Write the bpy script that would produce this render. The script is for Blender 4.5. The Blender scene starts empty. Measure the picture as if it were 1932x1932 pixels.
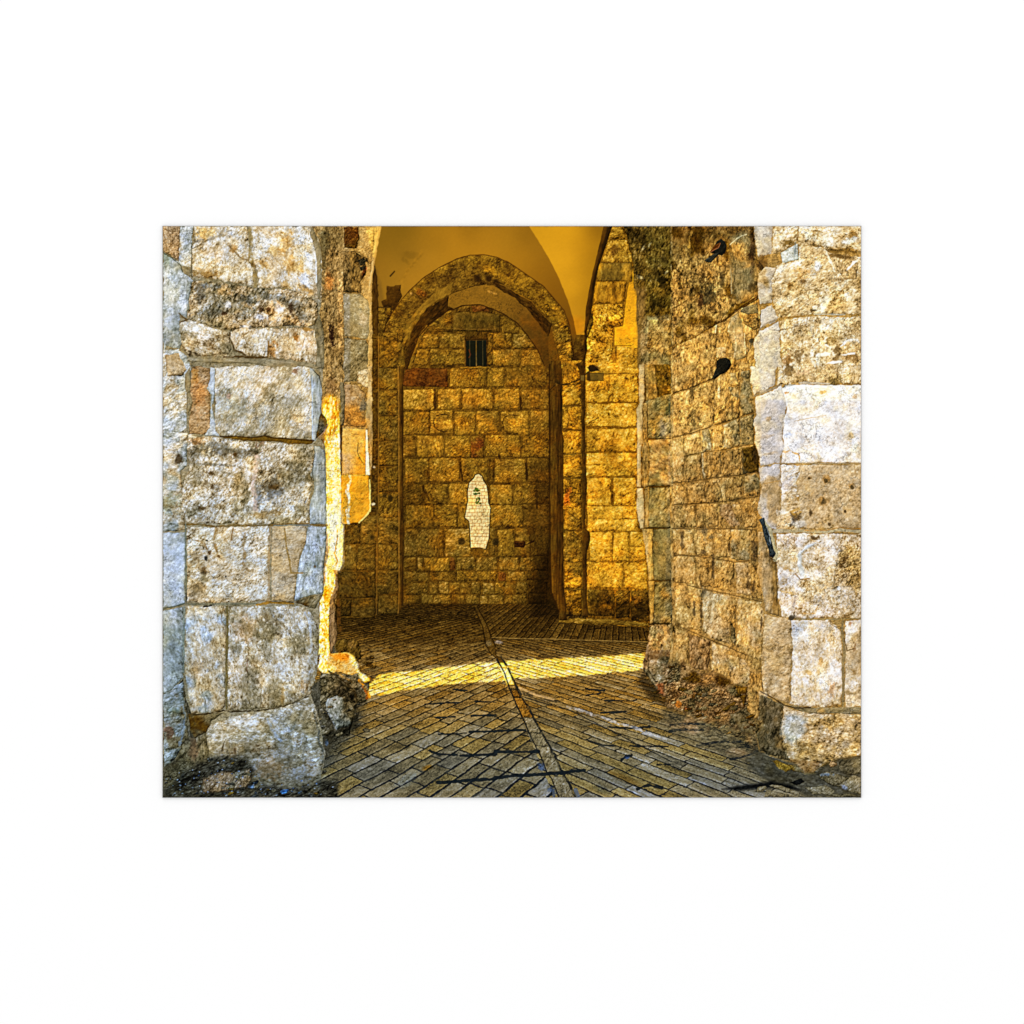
# A flat photographic print on a plain white wall.  The picture on the print is painted by
# the code below (numpy) and carried by the print's own surface as a vertex colour attribute.
import numpy as np, math

# ------------------------------------------------------------------ picture painter
OX, OY, W, H = 325, 452, 1398, 1144            # the picture's sheet, in sheet pixels
IMG = np.zeros((H, W, 3), np.float32)
_rng = np.random.RandomState(11)
_T = _rng.rand(256, 256).astype(np.float32)
_k = 352 / 1932.0
_kd = 388 / 1932.0
TILES = {'S': (0, 0, 1.0)}
for _c, _x, _s in (('A', 320, _k), ('B', 640, _k), ('C', 990, _k), ('D', 1340, _kd)):
    for _i, _y in enumerate((446, 732, 1020, 1308)):
        TILES[_c + str(_i + 1)] = (_x, _y, _s)

def pt(tile, x, y):
    ox, oy, s = TILES[tile]
    return ox + x * s - OX, oy + y * s - OY

def pts_of(tile, raw):
    """raw: (x, y) pairs in a tile's units; a string in between switches the tile"""
    out = []
    for r in raw:
        if isinstance(r, str):
            tile = r
        else:
            out.append(pt(tile, r[0], r[1]))
    return np.array(out, np.float32)

def vn(x, y, s):
    x = x + (s * 37.31) % 251; y = y + (s * 91.73) % 241
    fx = np.floor(x); fy = np.floor(y)
    ix = fx.astype(np.int32) & 255; iy = fy.astype(np.int32) & 255
    u = x - fx; v = y - fy
    u = u * u * (3 - 2 * u); v = v * v * (3 - 2 * v)
    jx = (ix + 1) & 255; jy = (iy + 1) & 255
    a = _T[iy, ix]; b = _T[iy, jx]; c = _T[jy, ix]; d = _T[jy, jx]
    return (a + (b - a) * u) * (1 - v) + (c + (d - c) * u) * v

def fbm(x, y, s, o=3, g=0.55):
    t = 0; a = 1; n = 0
    for i in range(o):
        t = t + a * vn(x, y, s + i * 7); n += a; a *= g
        x, y = 1.9 * (x * 0.83 + y * 0.56), 1.9 * (y * 0.83 - x * 0.56)
    return t / n

def ridge(x, y, s, w=0.05):
    n = fbm(x, y, s, 2, 0.5)
    return np.exp(-((n - 0.5) / w) ** 2)

def cr(*c):
    a = np.array(c, np.float32) / 255.0
    return (np.linspace(0, 1, len(c)), a)

RAMPS = {
 'pier': cr((44,36,20),(118,94,56),(180,157,116),(216,202,176),(242,240,238)),
 'tan': cr((44,34,18),(122,96,54),(184,153,106),(214,188,146),(240,226,202)),
 'cream': cr((70,52,26),(150,118,70),(208,184,146),(234,220,202),(252,248,246)),
 'white': cr((120,95,65),(190,165,135),(226,212,196),(243,237,232),(255,253,252)),
 'lilac': cr((100,85,65),(160,145,128),(194,182,168),(214,204,196),(236,230,228)),
 'cool': cr((34,36,28),(98,98,80),(152,152,138),(196,196,192),(230,234,242)),
 'grey': cr((30,26,14),(86,74,44),(134,117,80),(170,153,118),(214,204,184)),
 'dkgrey': cr((14,12,8),(50,44,28),(86,77,55),(126,115,92),(182,176,162)),
 'rust': cr((54,36,16),(124,94,54),(176,140,94),(208,176,132),(232,212,182)),
 'ochre': cr((34,25,10),(108,81,38),(172,135,74),(213,175,110),(240,214,164)),
 'gold':  cr((58,34,4),(140,94,18),(204,148,36),(240,184,60),(255,220,120)),
 'dkgold':cr((20,10,3),(70,46,10),(116,84,22),(158,118,34),(214,170,78)),
 'brown': cr((20,10,3),(60,36,8),(94,66,16),(128,92,26),(176,136,52)),
 'red': cr((28,10,4),(66,34,9),(98,56,16),(128,80,26),(164,112,44)),
 'olive': cr((20,13,3),(66,47,12),(106,79,24),(148,115,44),(200,165,98)),
 'orange': cr((112,68,12),(188,128,32),(226,168,64),(242,194,100),(252,224,152)),
 'sun':   cr((190,110,8),(236,170,10),(255,226,90),(255,252,220),(255,255,255)),
 'fnear': cr((18,22,22),(72,62,40),(134,113,72),(170,150,112),(208,202,192)),
 'fmid': cr((20,16,10),(80,58,24),(142,108,50),(180,144,82),(216,192,148)),
 'ffar':  cr((12,6,2),(50,32,8),(86,60,18),(124,90,30),(184,144,74)),
 'flit':  cr((80,44,6),(200,134,20),(240,178,40),(250,206,88),(255,242,180)),
 'black': cr((6,6,6),(22,22,18),(44,44,38),(78,80,76),(150,158,166)),
 'blue': cr((10,14,16),(32,40,42),(64,74,78),(106,118,124),(174,188,196)),
}

def look(r, t):
    xs, cs = RAMPS[r]
    t = np.clip(t, 0, 1)
    return np.stack([np.interp(t, xs, cs[:, i]) for i in range(3)], -1).astype(np.float32)

def window(p, pad):
    x0 = max(0, int(math.floor(p[:, 0].min() - pad))); x1 = min(W, int(math.ceil(p[:, 0].max() + pad)))
    y0 = max(0, int(math.floor(p[:, 1].min() - pad))); y1 = min(H, int(math.ceil(p[:, 1].max() + pad)))
    if x1 <= x0 or y1 <= y0:
        return None
    Y, X = np.mgrid[y0:y1, x0:x1].astype(np.float32)
    return x0, x1, y0, y1, X, Y

def sdist(p, X, Y):
    """signed distance to a closed polygon, positive inside"""
    best = np.full(X.shape, 1e9, np.float32); ins = np.zeros(X.shape, bool)
    n = len(p)
    for i in range(n):
        ax, ay = p[i]; bx, by = p[(i + 1) % n]
        ex, ey = bx - ax, by - ay
        L = ex * ex + ey * ey + 1e-9
        h = np.clip(((X - ax) * ex + (Y - ay) * ey) / L, 0, 1)
        dx = X - ax - h * ex; dy = Y - ay - h * ey
        best = np.minimum(best, dx * dx + dy * dy)
        c = ((ay > Y) != (by > Y)) & (X < ex * (Y - ay) / (by - ay + 1e-9) + ax)
        ins ^= c
    d = np.sqrt(best)
    return np.where(ins, d, -d)

_seed = [100]
def nseed():
    _seed[0] += 13
    return _seed[0]

def relief(X, Y, s, sc=1.0, st=(1, 1, 0)):
    if st == (1, 1, 0):
        q = (s * 0.618) % 1.0
        st = (1.0, 1.0 + 0.7 * q, (s * 47) % 180)
    a = math.radians(st[2]); ca, sa = math.cos(a), math.sin(a)
    k = 3.4 * sc / max(st)
    Xa = X + (fbm(X / (13 * sc), Y / (13 * sc), s + 81, 2) - 0.5) * 2 * k
    Ya = Y + (fbm(X / (13 * sc), Y / (13 * sc), s + 87, 2) - 0.5) * 2 * k
    U = (Xa * ca + Ya * sa) / st[0]; V = (-Xa * sa + Ya * ca) / st[1]
    big = fbm(U / (34 * sc), V / (34 * sc), s, 2)
    h = fbm(U / (9 * sc), V / (9 * sc), s + 3, 4, 0.66)
    b = np.abs(fbm(U / (8 * sc), V / (8 * sc), s + 5, 3, 0.55) - 0.5) * 2          # billows: worn lumps with creases
    h = h * 0.74 + 0.26 * np.minimum(b * 2.2, 1)
    return U, V, big, h

AMPK = 0.70
HEWN = 1.0
def S(tile, rmp, base, raw, amp=0.5, sc=1.0, st=(1, 1, 0), bev=4.0, wob=2.0, jd=0.34, rg=0.16,
      emb=1.0, mix=None, seed=None, soft=0.5, grain=1.0, lit=(-0.55, -0.83), pits=0.0):
    """one stone (or any patch) of the pictured masonry"""
    amp *= AMPK
    p = pts_of(tile, raw)
    w = window(p, 5)
    if w is None: return
    x0, x1, y0, y1, X, Y = w
    s = nseed() if seed is None else seed
    if wob > 0:
        if bev >= 5: wob = wob * 1.7
        wx = (fbm(X / 9, Y / 9, s + 50, 3) - 0.5) * 2 * wob; wy = (fbm(X / 9, Y / 9, s + 60, 3) - 0.5) * 2 * wob
    else:
        wx = wy = 0
    d = sdist(p, X + wx, Y + wy)
    al = np.clip(d / soft * 0.5 + 0.5, 0, 1)[..., None]
    U, V, big, h = relief(X, Y, s, sc, st)
    gy, gx = np.gradient(h)
    e = -(gx * lit[0] + gy * lit[1]) * 2.6
    if bev >= 3:                                      # the rough-hewn lumps of a big block
        H2 = fbm(U / (21 * sc), V / (21 * sc), s + 61, 3, 0.5)
        g2y, g2x = np.gradient(H2)
        e = e + np.clip(-(g2x * lit[0] + g2y * lit[1]) * 9.0, -.38, .38) * HEWN
    f = fbm(U / (3.4 * sc), V / (3.4 * sc), s + 21, 2, 0.7) - 0.5
    t = base + amp * ((big - 0.5) * 0.45 + (h - 0.5) * 0.95 + f * 1.15 * grain) + emb * amp * e * 1.0
    t = t + 0.08 * (fbm(X / 52, Y / 52, 5, 3) - 0.5) * 2 * min(1, amp * 2)
    hollow = np.clip((0.40 - fbm(U / (16 * sc), V / (16 * sc), s + 91, 3)) * 7, 0, 1)
    t = t - 0.32 * amp * hollow
    sp = fbm(X / (3.6 * sc), Y / (4.6 * sc), s + 97, 2, 0.6)
    t = t + 0.02 - amp * 0.34 * np.clip((sp - 0.60) * 8, 0, 1) * np.clip((fbm(X / 20, Y / 20, s + 99, 2) - 0.3) * 4, 0.15, 1)
    if rg > 0:
        msk = np.clip((fbm(X / 26, Y / 26, s + 31, 2) - 0.38) * 4, 0, 1)
        m2 = np.clip((fbm(X / 15, Y / 15, s + 32, 2) - 0.3) * 3, 0, 1)
        t = t - rg * 0.9 * msk * ridge(U / (8 * sc), V / (8 * sc), s + 33, 0.03) - 0.75 * rg * m2 * ridge(U / (4.2 * sc), V / (4.2 * sc), s + 37, 0.045)
        t = t - 0.5 * rg * ridge(U / (2.4 * sc), V / (2.4 * sc), s + 38, 0.07) * (1 - 0.5 * m2) + 0.35 * rg * ridge(U / (3.6 * sc), V / (3.6 * sc), s + 39, 0.05) + 0.1 * rg
    if pits > 0:
        q = vn(X / 3.4, Y / 3.4, s + 77)
        t = t - pits * np.clip((q - 0.86) * 9, 0, 1)
    if bev > 0:
        dg, dh = np.gradient(d)
        ed = np.exp(-np.maximum(d, 0) / bev)
        t = t - 0.20 * np.exp(-np.maximum(d, 0) / (bev * 1.5)) * (dh * lit[0] + dg * lit[1])
        t = t - (jd * .72 if bev >= 5 else jd) * np.exp(-np.maximum(d, 0) / (2.2 if bev >= 5 else 1.4)) * np.clip(2.4 * fbm(X / 15, Y / 15, s + 95, 2) - 0.35, 0.1, 1.4)
    col = look(rmp, t)
    if mix:
        r2, bias = mix[0], mix[1]
        m = np.clip((fbm(X / 30, Y / 30, s + 41, 3) - 0.5) * 6 + bias, 0, 1)[..., None]
        col = col * (1 - m) + look(r2, t + (mix[2] if len(mix) > 2 else 0)) * m
    tint = (fbm(X / 17, Y / 17, s + 45, 2) - 0.5)[..., None] * np.array([0.06, 0.0, -0.12], np.float32)
    col = col * (1 + tint)
    IMG[y0:y1, x0:x1] = IMG[y0:y1, x0:x1] * (1 - al) + col * al

def R(tile, rmp, base, x0, y0, x1, y1, **k):
    j = _rng.uniform(-1, 1, 8) * k.pop('j', 5)
    S(tile, rmp, base, [(x0 + j[0], y0 + j[1]), ((x0 + x1) / 2, y0 + j[1] * 0.3), (x1 + j[2], y0 + j[3]), (x1 + j[2] * 0.3, (y0 + y1) / 2),
                        (x1 + j[4], y1 + j[5]), ((x0 + x1) / 2, y1 + j[6] * 0.5), (x0 + j[6], y1 + j[7])], **k)

def B(tile, x, y, rx, ry, rgb, k=1.0, rot=0, mode='mix', ns=0.6, hard=1.6, sz=7.0):
    """a stain, patch, hole or tone; radii in sheet pixels.  mode mix | mul"""
    cx, cy = pt(tile, x, y)
    r = max(rx, ry) * 1.9 + 4
    w = window(np.array([[cx - r, cy - r], [cx + r, cy + r]]), 0)
    if w is None: return
    x0, x1, y0, y1, X, Y = w
    a = math.radians(rot); ca, sa = math.cos(a), math.sin(a)
    s = nseed()
    dx = X - cx; dy = Y - cy
    q = np.sqrt(((dx * ca + dy * sa) / rx) ** 2 + ((-dx * sa + dy * ca) / ry) ** 2)
    q = q + (fbm(X / sz, Y / sz, s, 4, 0.6) - 0.5) * 2 * ns
    m = (np.clip((1.15 - q) * hard, 0, 1) * k)[..., None]
    c = IMG[y0:y1, x0:x1]
    v = np.array(rgb, np.float32)
    if mode == 'mul':
        IMG[y0:y1, x0:x1] = c * (1 - m + m * v)
    else:
        g = (fbm(X / 2.5, Y / 2.5, s + 5, 2) - 0.5)[..., None] * 0.3
        lu = c.mean(-1, keepdims=True); lm = (lu * m).sum() / (m.sum() + 1e-6) + 0.02
        g = g + np.clip(lu / lm - 1, -0.6, 0.6) * 0.6
        IMG[y0:y1, x0:x1] = c * (1 - m) + np.clip(v / 255.0 * (1 + g), 0, 1) * m

def M(tile, raw, rgb, k=1.0, feather=10.0, wob=3.0):
    """multiply a polygon by a tone, feathered"""
    p = pts_of(tile, raw)
    w = window(p, feather + 3)
    if w is None: return
    x0, x1, y0, y1, X, Y = w
    s = nseed()
    d = sdist(p, X + (fbm(X / 12, Y / 12, s, 3) - 0.5) * 2 * wob, Y + (fbm(X / 12, Y / 12, s + 9, 3) - 0.5) * 2 * wob)
    m = np.clip(d / feather + 0.5, 0, 1); m = (m * m * (3 - 2 * m) * k)[..., None]
    IMG[y0:y1, x0:x1] *= (1 - m + m * np.array(rgb, np.float32))

def L(tile, raw, wd, rgb, k=1.0, wob=1.5, soft=0.8, vary=0.5, mul=False):
    """a crack, seam or streak; width in sheet pixels"""
    p = pts_of(tile, raw)
    w = window(p, wd + 4)
    if w is None: return
    x0, x1, y0, y1, X, Y = w
    s = nseed()
    Xw = X + (fbm(X / 7, Y / 7, s, 3) - 0.5) * 2 * wob; Yw = Y + (fbm(X / 7, Y / 7, s + 9, 3) - 0.5) * 2 * wob
    best = np.full(X.shape, 1e9, np.float32)
    for i in range(len(p) - 1):
        ax, ay = p[i]; bx, by = p[i + 1]
        ex, ey = bx - ax, by - ay
        h = np.clip(((Xw - ax) * ex + (Yw - ay) * ey) / (ex * ex + ey * ey + 1e-9), 0, 1)
        best = np.minimum(best, (Xw - ax - h * ex) ** 2 + (Yw - ay - h * ey) ** 2)
    d = np.sqrt(best)
    ww = wd * 0.5 * (1 - vary + 2 * vary * fbm(X / 10, Y / 10, s + 17, 2))
    m = (np.clip((ww - d) / soft + 0.5, 0, 1) * k)[..., None]
    if wd > 2 and wob > 1:
        m = m * np.clip(2.6 * fbm(X / 6, Y / 6, s + 27, 3) - 0.45, 0.1, 1)[..., None]
    c = IMG[y0:y1, x0:x1]; v = np.array(rgb, np.float32)
    if not mul:
        v = v * (1 + (fbm(X / 3, Y / 3, s + 29, 2) - 0.5)[..., None] * 0.35)
    IMG[y0:y1, x0:x1] = c * (1 - m + m * v) if mul else c * (1 - m) + v / 255.0 * m

def F(tile, raw, stops, wob=0.6, soft=0.7, rough=0.05, sc=30.0):
    """plastered surface: colour interpolated between stops (x, y, rgb)"""
    p = pts_of(tile, raw)
    w = window(p, 4)
    x0, x1, y0, y1, X, Y = w
    s = nseed()
    d = sdist(p, X + (fbm(X / 8, Y / 8, s, 2) - 0.5) * 2 * wob, Y + (fbm(X / 8, Y / 8, s + 3, 2) - 0.5) * 2 * wob)
    al = np.clip(d / soft * 0.5 + 0.5, 0, 1)[..., None]
    num = 0; den = 0
    for st in stops:
        cx, cy = pt(st[3] if len(st) > 3 else tile, st[0], st[1])
        ww = 1.0 / (((X - cx) ** 2 + (Y - cy) ** 2) + 900.0) ** 1.5
        num = num + ww[..., None] * np.array(st[2], np.float32); den = den + ww[..., None]
    c = num / den / 255.0
    n = (fbm(X / sc, Y / sc, s + 11, 4) - 0.5) * 2.2 + (fbm(X / 3, Y / 3, s + 13, 2) - 0.5) * 0.7
    c = c * (1 + rough * n[..., None] * 2)
    IMG[y0:y1, x0:x1] = IMG[y0:y1, x0:x1] * (1 - al) + c * al

def G(raw, k=.1, sc=34.0, a=(1.05, .99, .84), b=(.94, .99, 1.1), tile='S', feather=12):
    """weathering that ignores the joints: drifts of warm and cool tone over a masonry area"""
    p = pts_of(tile, raw)
    x0, x1, y0, y1, X, Y = window(p, feather + 2)
    s = nseed()
    m = np.clip(sdist(p, X, Y) / feather + 0.5, 0, 1)[..., None]
    n = np.clip((fbm(X / sc, Y / sc, s, 4, .6) - 0.5) * 5, -1, 1)[..., None]
    l = (fbm(X / (sc * .6), Y / (sc * .6), s + 9, 4, .65) - 0.5)[..., None] * 2
    va = np.array(a, np.float32); vb = np.array(b, np.float32)
    f = 1 + np.maximum(n, 0) * (va - 1) + np.maximum(-n, 0) * (vb - 1)
    IMG[y0:y1, x0:x1] *= 1 + m * (f * (1 + k * 2 * l) - 1)

# ---- vault, far arch and its soffit
S('S', 'brown', .45, [(320,448),(1730,448),(1730,1600),(320,1600)], bev=0, rg=0, wob=0)
F('B1', [(540,20),(1940,20),'C1',(1300,20),(1300,1592),(0,1592),'B1',(1400,1592),(540,1592)],
  [(1500,200,(150,106,28)),(1932,120,(138,98,26)),(700,200,(106,78,20)),(650,500,(120,86,26)),(900,330,(112,82,24)),(1150,420,(150,108,34)),
   (1000,620,(146,104,32)),(760,620,(126,92,30)),(1250,180,(132,94,24)),(900,60,(100,74,18)),(1600,60,(122,86,20)),(1800,300,(150,106,28)),
   (150,150,(136,98,26),'C1'),(330,120,(112,78,18),'C1'),(300,400,(140,98,24),'C1'),(500,560,(118,80,18),'C1'),(650,750,(104,68,14),'C1'),(820,1050,(92,60,12),'C1'),(860,1200,(86,56,12),'C1')], rough=.02, sc=60)
for a, b in (((900,390),(980,450)),((1120,330),(1000,480)),((880,640),(1000,480))):
    L('B1', [a, b], 5, (.86,.86,.82), .8, 4, 4, mul=True)
L('B1', [(900,700),(890,640),(960,520),(1060,390),(1120,310)], 5, (1.13,1.12,1.1), .8, 2, 5, mul=True)
B('B1', 1000, 350, 20, 9, (.84,.84,.8), .6, 10, 'mul')
F('C1', [(365,20),(480,200),(600,400),(700,600),(800,850),(860,1050),(892,1225),(985,1225),(1005,950),(1066,600),(1140,250),(1200,20)],
  [(500,80,(176,130,28)),(800,100,(182,134,28)),(800,400,(198,146,34)),(650,420,(186,138,32)),(850,700,(200,148,34)),(900,1000,(188,136,32)),(930,1180,(176,126,32)),
   (1150,100,(104,72,14)),(1080,350,(120,84,16)),(1040,560,(112,78,14)),(1020,760,(124,86,16)),(990,950,(130,92,18)),(1000,300,(176,126,26)),(985,1150,(130,92,20)),(960,600,(186,136,28))], rough=.018, sc=60)
# dark notch on the left springing
S('B1', 'brown', .2, [(730,690),(800,700),(830,682),(885,680),(888,760),(905,800),(860,880),(810,970),(780,930),(690,920),(670,850),(725,825)], amp=.25, bev=2, jd=.1, rg=.05)
L('B1', [(770,580),(815,530)], 3, (40,26,8), .9, .5)
# far arch ring
S('B1', 'brown', .44, [(690,1260),(700,1180),(720,1110),(790,980),(900,830),(1000,720),(1130,600),(1300,490),(1500,390),(1650,350),(1800,345),(1935,370),
  'C1',(0,370),(150,430),(300,530),(530,690),(650,830),(760,960),(820,1130),(850,1350),(892,1592),(720,1592),(680,1400),(640,1250),(620,1120),(560,1030),(470,940),(400,850),(230,760),(120,690),(0,640),
  'B1',(1900,680),(1700,690),(1450,770),(1180,930),(1040,1080),(960,1200),(905,1310),(690,1250)], amp=.62, sc=.8, mix=('dkgold', 1.0, .05), rg=.2, bev=2, wob=1)
# lighter chamfer under the ring, left
S('B1', 'dkgold', .62, [(880,1592),(905,1300),(940,1110),(1020,1000),(1130,880),(1290,740),(1460,640),(1450,770),(1300,850),(1170,940),(1060,1090),(1000,1200),(940,1400),(925,1592)], amp=.42, rg=.1, bev=1, st=(2.4,1,-50))
S('B1', 'brown', .20, [(1410,800),(1400,910),(1470,945),(1380,970),(1250,1050),(1150,1130),(1080,1230),(1010,1330),(960,1592),(918,1592),(935,1450),(1000,1200),(1060,1100),(1180,930),(1300,860)], amp=.3, bev=1, jd=.1, rg=.05, st=(2.5,1,-50))
# the two dark holes at the crown
for x, y in ((1725,610),(1850,610),(1930,650)):
    B('B1', x, y, 7.5, 7, (34,18,6), .9, 20, ns=.3)
B('B1', 1850, 500, 14, 9, (1.45,1.4,1.2), .7, 10, 'mul'); B('B1', 1110, 770, 14, 9, (1.3,.95,.8), .7, 40, 'mul'); B('B1', 1000, 770, 3, 3, (220,170,100), .8)
L('B1', [(700,1250),(720,1110),(790,980),(900,830),(1000,720),(1130,600),(1300,490),(1500,390),(1650,350),(1800,345),(1935,370),'C1',(150,430),(300,530),(530,690),(650,830),(760,960),(820,1130),(850,1350),(892,1592)], 1.8, (52,26,6), .85, .4)
for x0, y0, x1, y1 in ((1240,520,1310,700),(1560,380,1600,600),(1000,730,1100,830),(820,950,900,1020),(740,1110,860,1150)):
    L('B1', [(x0,y0),(x1,y1)], 1.5, (44,24,6), .7)
for x0, y0, x1, y1 in ((60,400,20,600),(270,530,210,650),(540,700,500,850),(640,960,560,900),(800,1100,700,1110)):
    L('C1', [(x0,y0),(x1,y1)], 1.6, (44,24,6), .7)
S('C1', 'gold', .45, [(480,890),(590,890),(600,960),(560,990),(640,1080),(800,1090),(830,1220),(860,1592),(725,1592),(690,1400),(650,1250),(625,1110),(560,1010)], amp=.85, sc=.75, rg=.3, bev=1, mix=('dkgold', 1.2, 0))
B('C1', 660, 930, 9, 6, (1.5,1.5,1.5), .8, 30, 'mul')

# ---- back wall masonry
S('S', 'dkgold', .34, [(800,700),(840,640),(900,612),(960,607),(1000,620),(1050,660),(1085,720),(1100,800),(1100,1216),(800,1216)], bev=0, amp=.4)
def rowS(y0, y1, xs, rmp='dkgold', base=.52, **k):
    for i, q in enumerate(xs):
        a, b = q[0], q[1]
        rr = q[2] if len(q) > 2 and q[2] else rmp; bb = base + (q[3] if len(q) > 3 else _rng.uniform(-.06, .06))
        dy = _rng.uniform(-1.2, 1.2)
        R('S', rr, bb + .07, a, y0 + dy, b, y1 + dy, j=1.2, sc=_rng.uniform(.6, .9), amp=.62, wob=1.5, bev=2.5, jd=.26, rg=.22, mix=('brown', _rng.uniform(-1.4, .5), .05), **k)
TY = [(850,625),(903,620),(903,663),(846,663)]
S('S', 'dkgold', .5, TY, sc=.7, wob=1.4); S('S', 'olive', .40, [(906,626),(930,622),(1000,628),(999,664),(906,662)], sc=.9, amp=.4, wob=1)
S('S', 'brown', .55, [(915,614),(940,611),(941,622),(912,624)], sc=.6); S('S', 'red', .55, [(943,611),(975,611),(978,623),(944,623)], sc=.6)
S('S', 'dkgold', .5, [(1003,632),(1024,640),(1050,668),(1003,667)], sc=.6)
rowS(667, 696, [(836,877,None,.04),(880,931,None,.06),(977,1023),(1027,1073,'olive',0)])
rowS(699, 731, [(816,856),(861,931,None,.02),(976,1038,None,.06),(1041,1086,'brown',.1)])
S('S', 'red', .34, [(805,735),(894,736),(896,774),(804,772)], amp=.5, sc=.7, wob=1.2)
rowS(736, 774, [(899,972),(975,1009,None,.05),(1013,1094,'brown',-.02)])
rowS(778, 818, [(807,869,'dkgold',.14),(875,920,'dkgold',.1),(924,985,None,.12),(988,1038,None,.04),(1043,1097,'brown',.02)])
rowS(822, 868, [(807,857),(861,906,None,.06),(909,950,None,.02),(953,998),(1001,1057,None,.06),(1060,1097,'brown',.05)])
rowS(871, 914, [(807,831,'brown',.02),(834,888),(889,941,None,.03),(943,968,'red',.02),(971,1041,None,.02),(1044,1097,'dkgold',-.08)])
rowS(917, 964, [(809,856),(859,919,None,.1),(922,975),(978,988,'brown',0),(990,1051,None,.08),(1055,1097,'brown',.02)])
rowS(968, 1008, [(808,845,'brown',0),(849,895,None,0),(898,935,None,.1),(972,978,'brown',0),(980,1024,None,.04),(1027,1072,None,0),(1074,1097,'brown',-.1)])
rowS(1010, 1054, [(811,866,None,.02),(868,914,None,.0),(917,940,None,.0),(980,1045,None,.02),(1047,1096,'brown',.02)])
rowS(1057, 1112, [(809,887,'olive',-.02),(891,940,'olive',.14),(965,990,'olive',.0),(995,1028,'dkgold',.02),(1030,1060,'brown',.04),(1062,1096,'brown',-.1)])
rowS(1115, 1141, [(808,832,'olive',0),(834,845,'olive',.12),(849,898,'dkgold',.04),(900,910,'red',.0),(913,950,'olive',.02),(953,994,'olive',-.02),(997,1038,'olive',.02),(1040,1066,'olive',-.08),(1068,1096,'brown',-.15)])
rowS(1143, 1161, [(808,855,'olive',0),(859,910,'brown',.02),(913,993,'dkgold',-.06),(996,1012,'red',-.02),(1015,1050,'olive',.02),(1052,1096,'brown',-.14)])
rowS(1165, 1188, [(810,856,'olive',-.04),(858,875,'olive',-.02),(878,896,'olive',.18),(898,919,'olive',.05),(921,941,'brown',0),(943,961,'olive',-.05),(965,988,'olive',.08),(990,1006,'dkgold',0),(1008,1028,'brown',.15),(1031,1054,'olive',-.03),(1057,1094,'brown',-.2)])
rowS(1190, 1208, [(808,840,'olive',-.04),(842,866,'olive',0),(868,900,'olive',.03),(903,930,'olive',-.06),(932,958,'olive',.02),(960,975,'olive',.02),(977,1006,'olive',0),(1010,1052,'olive',-.08),(1056,1094,'brown',-.25)])
M('S', [(1060,930),(1110,900),(1110,1215),(1040,1215),(1070,1120),(1050,1040)], (.72,.68,.6), 1, 30, 6)
M('S', [(1080,1120),(1110,1060),(1110,1215),(1060,1215)], (.48,.44,.38), 1, 22, 6)
M('S', [(800,960),(860,960),(850,1215),(800,1215)], (.82,.82,.78), 1, 30, 6)
B('B3', 230+1040, 700, 9, 7, (.6,.6,.6), .7, 0, 'mul')
# soffit plaster of the far arch
F('B1', [(1420,800),(1450,775),(1700,690),(1820,675),(1935,720),'C1',(0,700),(130,780),(260,870),(400,990),(500,1110),(580,1230),(600,1592),(540,1592),(560,1600),(525,1500),(470,1400),(370,1250),(250,1100),(100,1000),(0,960),
  'B1',(1900,930),(1750,890),(1560,905),(1470,940),(1410,910)],
  [(1600,840,(124,88,24)),(1850,760,(140,100,28)),(1880,850,(128,90,26)),(100,850,(124,88,24),'C1'),(300,1000,(110,74,20),'C1'),(450,1200,(90,58,14),'C1'),(520,1450,(70,44,10),'C1')], rough=.05)
S('C1', 'brown', .24, [(0,650),(120,700),(230,770),(400,860),(480,960),(570,1050),(625,1120),(580,1240),(520,1160),(430,1040),(330,920),(200,810),(0,700)], amp=.4, bev=1, jd=.1, st=(2.5,1,40))
L('B1', [(1840,745),(1935,775)], 3, (190,140,60), .7, .6, 2)
S('B1', 'brown', .22, [(1410,800),(1400,910),(1470,945),(1400,962),(1280,1050),(1180,1130),(1080,1250),(1010,1450),(960,1600),(915,1600),(935,1450),(1000,1200),(1060,1100),(1180,930),(1300,860)], amp=.35, bev=1, jd=.15, rg=.08, st=(2.5,1,-50))
S('B1', 'dkgold', .50, [(960,1600),(1010,1440),(1080,1240),(1170,1120),(1200,1150),(1120,1260),(1050,1440),(1010,1600)], amp=.4, bev=1, jd=.1, rg=.1, st=(2.5,1,-55))
L('B1', [(945,1600),(1010,1440),(1080,1245),(1180,1130),(1280,1050),(1400,962),(1470,942),(1560,905),(1750,890),(1935,960),'C1',(100,1000),(250,1100),(370,1250),(470,1400),(540,1560)], 2.2, (46,24,6), .9, .6)
# round carved cracks
for cx, cy, rr in ((886,845,19),(1027,848,22)):
    q = [(cx + rr*math.cos(a)*1.05, cy + rr*math.sin(a)*.9) for a in np.linspace(1.2, 5.0, 12)]
    L('S', q, 2.4, (38,20,5), .85, 3)
    B('S', cx+3, cy, rr*.75, rr*.6, (1.32,1.3,1.25), .8, 0, 'mul', ns=.8)
for x, y, r_ in ((923,1083,7.5),(991,1084,7.5)):
    B('S', x, y, r_, r_*.9, (40,30,12), .92, 0, ns=.2, hard=2.5); 
    L('S', [(x-6,y-5),(x,y-8),(x+6,y-5)], 1.5, (52,36,14), .8, .4)
B('S', 942, 1134, 6, 5, (36,26,8), .8, 0, ns=.5)
S('C3', 'red', .25, [(210,340),(330,335),(335,375),(430,325),(430,350),(330,385),(320,410),(210,410)], amp=.6, sc=.5, wob=1)
B('C3', 270, 315, 7, 6, (170,130,48), .8)
B('B2', 1750, 860, 9, 15, (88,30,12), .6, 0, ns=.9)
for x, y, a, b in ((1545,1130,1560,1250),(1200,1080,1215,1130),(1255,270,1260,470),(1130,1330,1200,1480),(925,790,935,830)):
    L('B2', [(x,y),(a,b)], 5, (34,18,5), .85, 1.5)
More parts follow.
